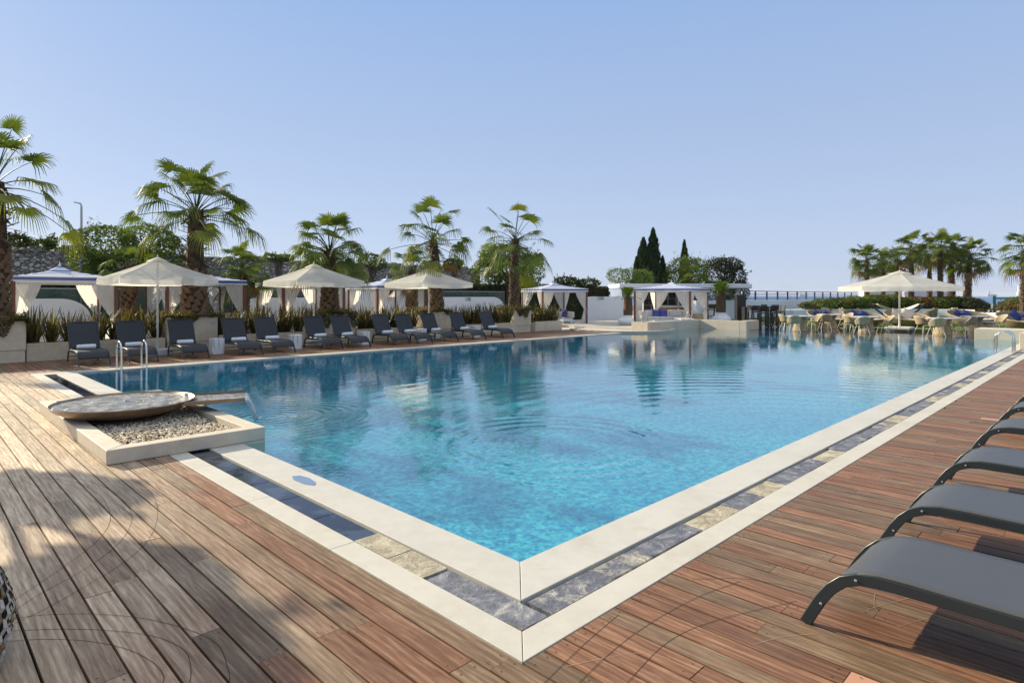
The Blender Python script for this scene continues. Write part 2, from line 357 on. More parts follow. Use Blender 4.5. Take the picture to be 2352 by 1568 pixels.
def make_cushion_pattern():
    m, t, out = nm('patterned_blue_cloth'); k = N(t); co = k.coord(rot=(0, 0, radians(45)), scale=(1,1,1))
    ck = k.n('ShaderNodeTexChecker'); ck.inputs['Scale'].default_value = 16; ck.inputs[1].default_value = (.035, .05, .26, 1); ck.inputs[2].default_value = (.16, .16, .42, 1); k.l(co, ck.inputs[0])
    k.l(k.bsdf(ck.outputs[0], .85, spec=.2), out.inputs[0]); return m

MT = dict(
 wood=make_wood(), coping=make_stone('cream_coping', (.56, .53, .455), (.48, .445, .37), .4, (.40, .30, .18), .3),
 cream=make_stone('cream_strip', (.56, .525, .44), (.48, .44, .35), .5, (.40, .31, .20), .4),
 block=make_stone('sandstone', (.62, .54, .41), (.50, .42, .31), .5, (.33, .2, .1), .3, 1.0),
 planter=make_stone('planter_render', (.68, .58, .42), (.52, .43, .30), .8, (.22, .16, .10), .4, 1.3, .3),
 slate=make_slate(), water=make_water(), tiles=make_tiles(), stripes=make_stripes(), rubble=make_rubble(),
 grout=plain('gutter_bed', (.13, .095, .055), .9, .4, 9, .5), under=plain('dark_underdeck', (.006, .005, .004), .9),
 paving=make_stone('pale_paving', (.52, .47, .39), (.42, .38, .31), .6, (.35, .28, .2), .2, .5),
 darkstone=plain('wet_dark_stone', (.028, .03, .034), .07, .4, 1.5, .02),
 terrace=plain('dark_terrace_stone', (.09, .085, .08), .22, .35, 2, .05),
 white=plain('white_render', (.74, .76, .77), .75, .04, 2, .1), whitep=plain('white_paint', (.78, .78, .76), .4, .03, 4, .02),
 sling=plain('charcoal_sling_sheen', (.066, .068, .070), .42, .07, 3, .25, bdist=.0006), slingb=plain('dark_mesh_sling', (.026, .029, .034), .62, .12, 3, .3, bdist=.001),  # same cloth twice: sheen on the near loungers is in sling's lighter colour
 frame=plain('anthracite_frame', (.022, .032, .035), .32, .1, 5, .05), steel=plain('polished_steel', (.72, .70, .66), .12, .04, 4, 0, 1.0),
 bronze=plain('brown_steel', (.27, .19, .12), .4, .35, 3, .08, .5), towel=plain('white_towel', (.80, .79, .80), .95, .05, 12, .6, bdist=.006),
 canopy=cloth('cream_canvas', (.88, .86, .79), .6, open_=.16), curtain=cloth('sheer_cream_curtain', (.88, .84, .77), .6, bump=.05),
 hem=cloth('white_hem', (.80, .79, .77), .2), blue=cloth('blue_hem', (.07, .13, .42), .2), post=plain('red_brown_timber', (.17, .062, .032), .55, .2, 8, .1),
 pole=plain('cream_pole', (.66, .64, .54), .4, .04), base_w=plain('pale_concrete', (.60, .60, .56), .7, .06),
 palm=leafy('palm_leaf', (.05, .095, .02), (.165, .205, .045), .48, .5), palm_y=leafy('palm_leaf_yellow', (.12, .155, .03), (.22, .23, .05), .45),
 palm_d=leafy('palm_leaf_dry', (.16, .10, .05), (.30, .20, .10), .2, .8, tcol=(1, .8, .5)),
 trunk=plain('palm_trunk', (.105, .062, .036), .9, .45, 7, .6, bdist=.02), stub=plain('palm_boot', (.20, .125, .07), .85, .45, 5, .5, bdist=.01), shag=plain('palm_fibre', (.085, .05, .03), .95, .4, 9, .5),
 bark=plain('bark', (.11, .085, .06), .9, .3, 8, .5, bdist=.02), palebark=plain('pale_bark', (.42, .38, .31), .8, .2, 8, .3),
 leaf=leafy('broad_leaf', (.065, .11, .02), (.18, .24, .055), .45), leaf_l=leafy('light_leaf', (.07, .12, .03), (.17, .22, .06), .4),
 leaf_d=leafy('dark_leaf', (.012, .024, .008), (.045, .06, .02), .2), cyp=leafy('cypress_leaf', (.012, .034, .012), (.04, .075, .025), .15),
 ivy=leafy('ivy_leaf', (.02, .03, .008), (.07, .085, .02), .25), hedge=leafy('hedge_leaf', (.06, .11, .015), (.15, .21, .03), .35), hedge_r=leafy('hedge_leaf_red', (.14, .06, .02), (.2, .12, .03), .3),
 flax=leafy('flax_leaf', (.032, .03, .015), (.085, .075, .028), .25, .45), flax2=leafy('flax_leaf_gold', (.11, .09, .03), (.24, .19, .06), .35, .45),
 trail=leafy('trailing_leaf', (.075, .075, .015), (.17, .14, .035), .3), trail2=leafy('trailing_leaf_pink', (.20, .12, .08), (.34, .24, .16), .3),
 cycad=leafy('cycad_leaf', (.05, .10, .015), (.13, .20, .03), .35), dark=plain('dark_fill', (.03, .022, .015), .95),  # dark: near-black brown filling of the pebble bed and hedge cores
 wicker=make_wicker('pale_wicker', (.24, .17, .085), (.66, .51, .30)), wicker_d=make_wicker('brown_wicker', (.12, .085, .05), (.36, .29, .19)),
 cleg=plain('cream_metal', (.68, .66, .58), .4, .03), ttop=plain('white_table_top', (.66, .67, .68), .3, .04),
 navy=plain('navy_cloth', (.022, .035, .16), .85, .1, 6, .2), beige=plain('beige_cloth', (.62, .51, .39), .9, .08, 8, .3), creamc=plain('cream_cushion', (.72, .69, .60), .85, .05, 6, .2),
 pattern=make_cushion_pattern(), black=plain('black_plastic', (.014, .013, .013), .4, .2), grass=leafy('grass_blade', (.12, .17, .03), (.20, .26, .05), .3),
 lawn=plain('lawn_ground', (.14, .19, .045), .9, .25, 3, .5, bdist=.02), railblue=plain('blue_railing_paint', (.03, .075, .20), .5, .1), green=plain('green_fence_paint', (.01, .19, .13), .5, .1),
 gglass=make_glass('green_glass', (.42, .62, .52), .35), lamp=plain('grey_lamp_post', (.42, .45, .46), .4, .05), signw=plain('sign_white', (.75, .75, .75), .5, .02), signr=plain('sign_red', (.62, .08, .06), .5, .05),
 signg=plain('sign_green', (.01, .16, .10), .5, .05), pot=plain('white_glazed_pot', (.80, .80, .78), .15, .03), barwood=plain('bar_oak', (.42, .23, .12), .5, .2, 10, .1),
 sea=make_sea(), sand=plain('pale_quay', (.66, .64, .60), .9, .06), shiph=plain('ship_hull_blue', (.30, .36, .48), .7, .05), shipr=plain('ship_hull_red', (.55, .30, .27), .7, .05), shipw=plain('ship_white', (.7, .7, .7), .6, .03),
 ground=plain('earth', (.24, .20, .14), .95, .25, .5, .3), scratch=plain('groove', (.025, .018, .012), .8), scratch2=plain('pale_scratch', (.38, .27, .18), .8), bottleg=plain('bottle_glass', (.10, .07, .03), .15, .5), mesh=plain('green_mesh', (.015, .05, .035), .8),
)
# ================================================================ THE SETTING
O0 = W(0, 0)
def uvb(mb, name, mats, kind=None, **kw):        # builds a mesh whose local x,y are the pool axes u,v
    o = mb.build(name, mats, loc=O0, rz=RU, **kw)
    if kind: o['kind'] = kind
    return o
US = 21.9                                          # where the raised stone block starts along the right edge
# --- ground sheet with the basin cut out, sea beyond
hole = [W(0,0,-.06), W(27.2,0,-.06), W(27.2,13.4,-.06), W(0,13.4,-.06)]
g = MB(); out_ = [(0,-300,-.06),(600,75,-.06),(600,75,-.06),(-600,75,-.06)]
c4 = [Vector((-40,-300,-.06)), Vector((700,-40,-.06)), Vector((60,75.5,-.06)), Vector((-600,75.5,-.06))]
g.add(c4+hole, [(0,1,5,4),(1,2,6,5),(2,3,7,6),(3,0,4,7)])
g.add([(-600,75.5,-.06),(10,75.5,-.06),(10,900,-.06),(-600,900,-.06)], [(0,1,2,3)])
g.add([(60,75.5,-.06),(700,75.5,-.06),(700,-40,-.06)], [(0,2,1)])
g.build('ground', MT['ground'])['kind'] = 'structure'
s = MB(); s.add([(-9000,60,-2.2),(9000,60,-2.2),(9000,9000,-2.2),(-9000,9000,-2.2)], [(0,1,2,3)])
s.build('sea', MT['sea'])['kind'] = 'structure'
s = MB(); s.b2(8, 120, 75, 76.2, -2.6, .62); s.b2(34, 120, 66, 75, -.055, -.03)
s.build('quay', MT['sand'])['kind'] = 'structure'

# --- wooden deck: every board real, laid along v
dk = MB(); rd = random.Random(11); sw = MB()
def boards(u0, u1, v0, v1, pitch=.141, step=1.0):
    n = int(round((u1-u0)/pitch))
    for i in range(n):
        ua = u0+i*pitch; v = v0-rd.random()*2
        while v < v1:
            L = rd.choice((1.0, 1.5, 1.9, 2.4, 2.8))*(.9+.2*rd.random()); a = max(v, v0); b = min(v+L, v1)
            if b-a > .05:
                dk.av = rd.random(); z = rd.uniform(-.0015, .0015); j = rd.uniform(-.0008, .0008)
                dk.b2(ua+.006+j, ua+pitch-.006+j, a+.0015, b-.0015, -.03+z, z)
            if b-a > .3 and -4.5 < ua < 5 and -4 < a < 8:
                for vv_ in (a+.045, b-.045):
                    for uu_ in (ua+.03, ua+pitch-.03): sw.add([(uu_+.0042*cos(q*pi/3), vv_+.0042*sin(q*pi/3), .0022) for q in range(6)], [tuple(range(6))])
            v += L
boards(-.752-.141*92, -.752, -5.5, 16.95)
boards(-.752, 26.0, -11, -.752)
boards(-.752, 21.3, 13.76, 16.95)
uvb(dk, 'deck', MT['wood'], 'structure', attr=True); uvb(sw, 'deck_screws', MT['scratch'], 'structure')
ud = MB(); ud.add([(-14,-6,-.045),(27,-6,-.045),(27,-.75,-.045),(-.75,-.75,-.045),(-.75,16.95,-.045),(-14,16.95,-.045)], [(0,1,2,3),(0,3,4,5)])
ud.add([(-.75,-12,-.046),(27,-12,-.046),(27,-6,-.046),(-.75,-6,-.046)], [(0,1,2,3)]); ud.add([(-.74,13.77,-.045),(21.3,13.77,-.045),(21.3,16.95,-.045),(-.74,16.95,-.045)], [(0,1,2,3)])
uvb(ud, 'dark_gap_sheet', MT['under'], 'structure')  # near-black sheet added under the boards to darken the gaps

# --- drag marks curved over the boards
def arc(cx, cy, r, a0, a1, n=40, sq=1.0): return [Vector((cx+r*cos(radians(a0+(a1-a0)*i/n)), cy+sq*r*sin(radians(a0+(a1-a0)*i/n)), 0)) for i in range(n+1)]
def ribbon(mb, pts, wd, z=.0035):
    L = []
    for i, p in enumerate(pts):
        t = (pts[min(i+1, len(pts)-1)]-pts[max(i-1, 0)]).normalized(); nn = Vector((-t.y, t.x, 0))*wd/2
        L += [Vector((p.x+nn.x, p.y+nn.y, z)), Vector((p.x-nn.x, p.y-nn.y, z))]
    mb.add(L, [(2*i, 2*i+1, 2*i+3, 2*i+2) for i in range(len(pts)-1)])
def pix_path(P): # smooth path through photo pixels on the deck
    q = [gp(x, y) for x, y in P]; out = []
    for i in range(len(q)-1):
        p0 = q[max(i-1,0)]; p1 = q[i]; p2 = q[i+1]; p3 = q[min(i+2,len(q)-1)]
        for j in range(6):
            t = j/6; out.append(.5*((2*p1)+(-p0+p2)*t+(2*p0-5*p1+4*p2-p3)*t*t+(-p0+3*p1-3*p2+p3)*t**3))
    out.append(q[-1]); return out
gm = MB()
for P in ([(0,1094),(90,1097),(170,1107),(220,1130),(248,1165),(252,1200),(225,1240),(170,1285),(90,1340),(0,1400)],
          [(150,1092),(215,1108),(265,1132),(295,1165),(302,1200),(270,1250),(190,1310),(90,1365),(0,1425)],
          [(300,1100),(345,1130),(362,1170),(350,1225),(300,1280),(190,1350),(100,1400),(0,1447)],
          [(0,1425),(100,1412),(220,1410),(330,1420),(430,1445),(500,1480),(525,1540),(527,1568)],
          [(0,1450),(120,1445),(240,1447),(350,1460),(420,1490),(438,1530),(436,1568)],
          [(0,1474),(100,1468),(200,1472),(290,1490),(350,1520),(375,1550),(374,1568)]): ribbon(gm, pix_path(P), .0028, .0022)
for P in ([(1250,1568),(1330,1490),(1420,1412)], [(1330,1568),(1390,1510),(1480,1440),(1600,1372),(1700,1335)],
          [(1440,1568),(1540,1470),(1660,1420),(1830,1380)], [(1590,1330),(1720,1330),(1880,1362)]): ribbon(gm, pix_path(P), .003, .0022)
gm.build('deck_grooves', MT['scratch'])['kind'] = 'structure'
gm = MB()
for P in ([(1990,1400),(2080,1375),(2170,1352)], [(2010,1362),(2008,1390),(2020,1412)], [(1300,1530),(1420,1505),(1480,1500),(1540,1512)], [(2150,1180),(2190,1210),(2230,1215)], [(2020,1245),(2060,1225),(2100,1218)],
          [(1950,1060),(1990,1085),(2040,1100)], [(2130,950),(2170,975),(2220,985)], [(2060,1440),(2110,1425),(2160,1412)], [(1730,1480),(1800,1462),(1880,1455)], [(2050,1010),(2120,1020),(2150,1000)], [(1700,1225),(1706,1240)], [(1785,1215),(1795,1222)]): ribbon(gm, pix_path(P), .0025, .0022)
gm.build('deck_scratches', MT['scratch2'])['kind'] = 'structure'

# --- pool basin, coping, gutter, cream strip
b = MB(); d = -1.05
b.add([(0,0,d),(27.2,0,d),(27.2,13.4,d),(0,13.4,d),(0,0,-.03),(27.2,0,-.03),(27.2,13.4,-.03),(0,13.4,-.03)], [(0,1,2,3),(0,4,5,1),(1,5,6,2),(2,6,7,3),(3,7,4,0)])
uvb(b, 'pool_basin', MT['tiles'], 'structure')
wm = MB(); wm.add([(0,0,-.022),(27.2,0,-.022),(27.2,13.4,-.022),(0,13.4,-.022)], [(0,1,2,3)])
uvb(wm, 'pool_water', MT['water'], 'structure')
cp = MB()
def mitred(mb, a, b_, zt, zb, joints, far, seed):
    # strip between offsets a<b_ outside the two pool edges; left leg along v, right leg along u, with mitre and joints
    cuts = [-1]+joints+[far]; e = .0012
    for i in range(len(cuts)-1):
        v0, v1 = cuts[i], cuts[i+1]; j = rd.uniform(-.0006, .0006)
        if i == 0: mb.prism([(-a-e, -a+e), (-b_, -b_+2*e), (-b_, v1-e), (-a, v1-e)], zb, zt+j)
        else: mb.prism([(-a, v0+e), (-b_, v0+e), (-b_, v1-e), (-a, v1-e)], zb, zt+j)
def mitred_r(mb, a, b_, zt, zb, joints, far):
    cuts = [-1]+joints+[far]; e = .0012
    for i in range(len(cuts)-1):
        v0, v1 = cuts[i], cuts[i+1]; j = rd.uniform(-.0006, .0006)
        if i == 0: mb.prism([(-a+e, -a-e), (v1-e, -a), (v1-e, -b_), (-b_+2*e, -b_)], zb, zt+j)
        else: mb.prism([(v0+e, -a), (v1-e, -a), (v1-e, -b_), (v0+e, -b_)], zb, zt+j)
mitred(cp, 0, .345, 0, -.16, [], 13.398, 1); mitred_r(cp, 0, .345, 0, -.16, [], 27.2)
cp.b2(-.745, 21.6, 13.4, 13.755, -.16, .002)
uvb(cp, 'pool_coping', MT['coping'], 'structure', bevel=.004)
cs = MB(); js = [1.0+1.32*i for i in range(9)]; jr = [.9+1.32*i for i in range(16)]
mitred(cs, .565, .745, .002, -.12, js, 13.398, 2); mitred_r(cs, .565, .745, .002, -.12, jr, US)
uvb(cs, 'stone_border', MT['cream'], 'structure', bevel=.003)
gb = MB(); gb.prism([(-.345,-.345),(-.565,-.565),(-.565,13.39),(-.345,13.39)], -.12, -.07); gb.prism([(-.34,-.346),(US,-.346),(US,-.565),(-.56,-.565)], -.12, -.0705)
uvb(gb, 'gutter_bed', MT['grout'], 'structure')
gs = MB(); v = -.55; i = 0
while v < 13.2:
    L = rd.uniform(.34, .62) if v > .3 else rd.uniform(.28, .5); wet = (1.0 < v < 4.4) or v > 8.2
    if wet: L = .58
    gs.av = (1.2 if wet else (rd.random() if v > 0 else .3)); zz = -.012 if wet else -.01+rd.uniform(-.008, .006)
    if .1 < v < .9: gs.av = .8
    if -.3 > v: gs.av = .45
    o_ = 0 if wet else rd.uniform(-.008, .006)
    gs.b2(-.553+(-.0 if wet else rd.uniform(-.004, .006)), -.357+(-.01 if wet else o_), v+.004, min(v+L-.004, 13.38), -.06, zz); v += L
u = -.33; sq_ = [.50, .52, .15, .85, .45, .9, .08, .2, .8, .1, .3, .2, .55, .9, .15, .25, .3, .8]; i = 0
while u < US-.1:
    L = rd.uniform(.42, .68); gs.av = sq_[i % 18]; i += 1; zz = -.01+rd.uniform(-.009, .006)
    gs.b2(u+.004, min(u+L-.004, US-.01), -.550+rd.uniform(-.004, .018), -.357+rd.uniform(-.024, .0), -.06, zz); u += L
uvb(gs, 'gutter_stones', MT['slate'], 'structure', attr=True, bevel=.0025)
pm = MB(); pm.prism([((1+.05*sin(3*a)+.04*sin(7*a+1)+.03*sin(17*a))*cos(a), (1+.05*sin(3*a)+.04*sin(7*a+1)+.03*sin(17*a))*sin(a)) for a in [2*pi*i/40 for i in range(40)]], -.001, .001)
pu = pm.build('puddle', plain('puddle_film', (.16, .24, .36), .03, .1, 3, 0)); pu.location = W(-.16, 2.55, .0025); pu.rotation_euler = (0, 0, RU); pu.scale = (.06, .19, 1); pu['kind'] = 'structure'  # blue of the reflected sky is put into the film colour

# --- raised stone blocks and platform walls round the pool
bl = MB(); bl.b2(US, 26.9, -3.2, -.30, -.05, .50); bl.b2(27.22, 28.6, -4.5, 1.58, -.3, .375); bl.b2(26.9, 27.215, -4.5, -.345, -.05, .37)
uvb(bl, 'stone_ledge', MT['block'], 'structure', bevel=.012)
pf = MB()
pf.b2(21.95, 27.1, 13.1, 13.36, -.4, .43); pf.b2(26.87, 27.1, 10.95, 13.097, -.4, .425); pf.b2(26.87, 28.3, 10.6, 10.94, -.4, .43); pf.b2(21.95, 22.2, 13.363, 14.0, -.05, .42)
uvb(pf, 'platform_wall', MT['block'], 'structure', bevel=.01)
fl = MB(); fl.prism([(22.2,13.37),(27.11,13.37),(27.11,10.95),(28.3,10.95),(34,14),(34,21),(22.6,21),(22.2,15)], -.05, .12)
uvb(fl, 'platform_floor', MT['paving'], 'structure')
st = MB(); cst = at(1447, 29.6)
st.lathe([(2.55, -.05), (2.55, .07), (2.3, .07), (2.3, -.05)], 48, c=(cst.x-.3, cst.y+.6, 0)); st.lathe([(2.29, -.05), (2.29, .02)], 48, c=(cst.x-.3, cst.y+.6, 0))
st.b2(3.2, 7.5, 32.0, 34.0, -.05, .10)
st.build('curved_step', MT['paving'], smooth=True)['kind'] = 'structure'
pv = MB(); pv.add([(-14,17.0,-.02),(21.3,17.0,-.02),(21.3,13.76,-.02),(27,13.76,-.02),(40,13.76,-.02),(44,36,-.02),(-14,36,-.02)], [tuple(range(7))])
uvb(pv, 'paving', MT['paving'], 'structure')
tr = MB(); tr.add([(27.3,-1.5,-.025),(33.6,-1.5,-.025),(33.6,13.7,-.025),(27.3,13.7,-.025)], [(0,1,2,3)])
uvb(tr, 'wet_terrace', MT['darkstone'], 'structure')
tr = MB(); tr.b2(27.2, 27.3, 1.6, 10.6, -.3, -.018); uvb(tr, 'pool_rim', MT['darkstone'], 'structure')
lw = MB(); lw.add([(33.6,-12,-.012),(58,-12,-.012),(58,18,-.012),(33.6,18,-.012)], [(0,1,2,3)])
uvb(lw, 'lawn', MT['lawn'], 'structure')
gr = MB(); rg = random.Random(5)
for i in range(26000):
    uu = rg.uniform(33.7, 50); vv = rg.uniform(-8, 17.5); h = rg.uniform(.02, .05); a = rg.uniform(0, pi); p = Vector((uu, vv, -.012)); q = Vector((cos(a), sin(a), 0))*.03
    gr.add([p-q, p+q, p+Vector((rg.uniform(-.02,.02), rg.uniform(-.02,.02), h))], [(0,1,2)])
g_ = uvb(gr, 'grass', MT['grass'], 'stuff'); tag(g_, 'short green lawn between the wet dark terrace and the clipped hedge', 'grass')

# ================================================================ FOLIAGE TOOLS
def fan(mb, o, az, el, pl, R, n=20, rnd=R_, droop=.25, mat=0, spread=205, tip=.9):
    d = Vector((cos(az)*cos(el), sin(az)*cos(el), sin(el))); pts = []; g_ = rnd.uniform(.12, .3)
    for i in range(5):
        t = i/4; pts.append(o+d*pl*t+Vector((0,0,-1))*g_*pl*t*t)
    mb.c = mat; mb.tube(pts, [.022, .018, .015, .012, .010], 3)
    t = (pts[-1]-pts[-2]).normalized(); s = t.cross(Vector((0,0,1)))
    s = s.normalized() if s.length > .05 else Vector((1,0,0)); s = (s+Vector((0,0,rnd.uniform(-.5,.5)))).normalized(); s = (s-t*s.dot(t)).normalized(); nr = s.cross(t).normalized(); e = pts[-1]
    t = (t*1+nr*rnd.uniform(-.35, .1)).normalized(); nr = s.cross(t).normalized()
    da = radians(spread)/n
    for j in range(n):
        a = -radians(spread)/2+da*(j+.5); L = R*(.72+.28*cos(a*.6))*rnd.uniform(.9, 1.06)
        dd = (t*cos(a)+s*sin(a)+nr*(.22*abs(sin(a*.5)))).normalized(); pp = dd.cross(nr).normalized(); fold = .018*(1 if j % 2 else -1)
        rows = []
        for k_, (f, wf) in enumerate(((.05, .5), (.46, 1.0), (.76, .44), (1.0, .06))):
            r = L*f; wd = (min(r, L*.5)*da*.55)*wf+.003; dr = droop*R*max(0, f-.35)**1.6*(1+rnd.uniform(-.2, .5)) if f > .35 else 0
            c_ = e+dd*r*(1-.12*f*droop)+Vector((0,0,-1))*dr*(1.0 if f < 1 else 1+tip)
            rows += [c_-pp*wd+nr*fold*wd*8, c_+pp*wd-nr*fold*wd*8]
        mb.add(rows, [(0,1,3,2),(2,3,5,4),(4,5,7,6)])
def palm(base, H, r0, r1, R, nl=28, seg=20, label='', group=None, lean=(0,0), shag=.45, dens=1.0, seed=1, pet=.75, spreadmin=-45, dry=5, yel=.06, name='palm_tree', cat='palm tree'):
    rnd = random.Random(seed); root = thing(name, label, cat, base, 0, group); t = MB()
    top = Vector((lean[0], lean[1], H)); ax = lambda f: Vector((lean[0]*f*f, lean[1]*f*f, H*f)); rad = lambda f: r0+(r1-r0)*f**.8
    n = 14; rows = []
    t.tube([ax(i/n) for i in range(n+1)], [rad(i/n)*.86 for i in range(n+1)], 12)
    cnt = int(H/.055*dens); ga = 2.39996
    for i in range(cnt):                                  # old leaf bases, criss-cross below, shaggy under the crown
        for q in range(3):
            f = (i+q/3)/cnt; a = (i*3+q)*ga+rnd.uniform(-.15,.15); c_ = ax(f); rr = rad(f); o_ = Vector((cos(a), sin(a), 0)); sd_ = Vector((-sin(a), cos(a), 0))
            shg = f > 1-shag; L = rr*(.62 if not shg else rnd.uniform(.6, 1.25)); t.c = 1 if (not shg or rnd.random() < .3) else 2
            wd = rr*.34*(1 if not shg else .6); lean_ = sd_*(.5 if (i+q) % 2 else -.5)*(.6 if not shg else 1.2)
            up = Vector((0,0,1))*(.8 if not shg else rnd.uniform(-.7, .7)); tipd = (o_*(.35 if not shg else .9)+up+lean_*.6).normalized()
            b0 = c_+o_*rr*.82; t0 = b0+tipd*L
            t.add([b0-sd_*wd-up*.01, b0+sd_*wd, t0+sd_*wd*.45, t0-sd_*wd*.45, b0-sd_*wd+o_*rr*.2, b0+sd_*wd+o_*rr*.2, t0+sd_*wd*.4+o_*rr*.14, t0-sd_*wd*.4+o_*rr*.12], [(4,5,6,7),(0,4,7,3),(1,2,6,5),(3,7,6,2),(0,1,5,4)])
    t.build('trunk', [MT['trunk'], MT['stub'], MT['shag']], root)
    m = MB(); o = top
    for i in range(nl):
        f = i/(nl-1); el = radians(82-(82-spreadmin)*f**.85)+rnd.uniform(-.12,.12); az = i*ga+rnd.uniform(-.3,.3)
        mt = 0
        if i >= nl-dry: mt = 2
        elif rnd.random() < yel or i >= nl-dry-2: mt = 1
        fan(m, o+Vector((0,0,-.16*f*R)), az, el, pet*R*rnd.uniform(.65, 1.3), R*rnd.uniform(.33, .46), seg, rnd, .15+.38*f+rnd.uniform(0,.25), mt)
    m.build('crown', [MT['palm'], MT['palm_y'], MT['palm_d']], root)
    return root
def leafmass(mb, blobs, n, size, rnd, hollow=.55, flat=.5, shoots=0):
    tot = sum(b[3]*b[4]*b[5] for b in blobs)
    for (x, y, z, rx, ry, rz) in blobs:
        for i in range(int(n*rx*ry*rz/tot)):
            while True:
                p = Vector((rnd.uniform(-1,1), rnd.uniform(-1,1), rnd.uniform(-1,1)))
                if p.length <= 1: break
            L = p.length or 1; p = p/L*(hollow+(1-hollow)*L**.6)*(1+.10*sin(9*p.x+3*x)*sin(8*p.z+y)+rnd.uniform(-.05,.1))
            c_ = Vector((x+p.x*rx, y+p.y*ry, z+p.z*rz)); s_ = size*rnd.uniform(.6, 1.3)
            a = Vector((rnd.gauss(0,1), rnd.gauss(0,1), rnd.gauss(0,1)*flat)).normalized()*s_; b_ = a.cross(Vector((rnd.gauss(0,1), rnd.gauss(0,1), rnd.gauss(0,1)))).normalized()*s_*.5
            mb.c = 0 if rnd.random() < .72 else 1
            mb.add([c_-a*.9, c_+b_, c_+a, c_-b_], [(0,1,2,3)])
    for i in range(shoots):
        b = rnd.choice(blobs); a = rnd.uniform(0, 2*pi); e = rnd.uniform(.1, 1.4); d_ = Vector((cos(a)*cos(e), sin(a)*cos(e), sin(e))); o = Vector((b[0]+d_.x*b[3], b[1]+d_.y*b[4], b[2]+d_.z*b[5]))
        dd = (d_+Vector((rnd.uniform(-.4,.4), rnd.uniform(-.4,.4), rnd.uniform(.1,.7)))).normalized(); L = rnd.uniform(.15, .45)*(b[3]+b[5])/2
        for k_ in range(14):
            c_ = o+dd*L*k_/10; s_ = size*rnd.uniform(.5,1); a_ = Vector((rnd.gauss(0,1), rnd.gauss(0,1), rnd.gauss(0,.6))).normalized()*s_; b_ = a_.cross(dd).normalized()*s_*.5
            c_ = c_+a_; mb.c = 1 if k_ % 2 else 0; mb.add([c_-a_*.9, c_+b_, c_+a_, c_-b_], [(0,1,2,3)])
def tree(base, blobs, n, size, mats, label, seed=1, trunk=.16, limbs=7, barkm='bark', shoots=30, group=None, name='broadleaf_tree', cat='tree', hollow=.5):
    rnd = random.Random(seed); root = thing(name, label, cat, base, 0, group); t = MB()
    zt = min(b[2] for b in blobs); t.tube([(0,0,-.05),(.05,0,zt*.5),(0,.05,zt)], [trunk*1.25, trunk, trunk*.8], 8)
    for i in range(limbs):
        b = blobs[i % len(blobs)]; e = Vector((b[0]+rnd.uniform(-.6,.6)*b[3], b[1]+rnd.uniform(-.6,.6)*b[4], b[2]+rnd.uniform(-.2,.75)*b[5])); s0 = Vector((0,0,zt*rnd.uniform(.6,1)))
        mid = s0.lerp(e, .5)+Vector((rnd.uniform(-.15,.15), rnd.uniform(-.15,.15), .1)); t.tube([s0, mid, e], [trunk*.55, trunk*.35, trunk*.1], 6)
    t.build('trunk', MT[barkm], root); m = MB(); leafmass(m, blobs, n, size, rnd, hollow, shoots=shoots); m.build('crown', [MT[x] for x in mats], root)
    return root
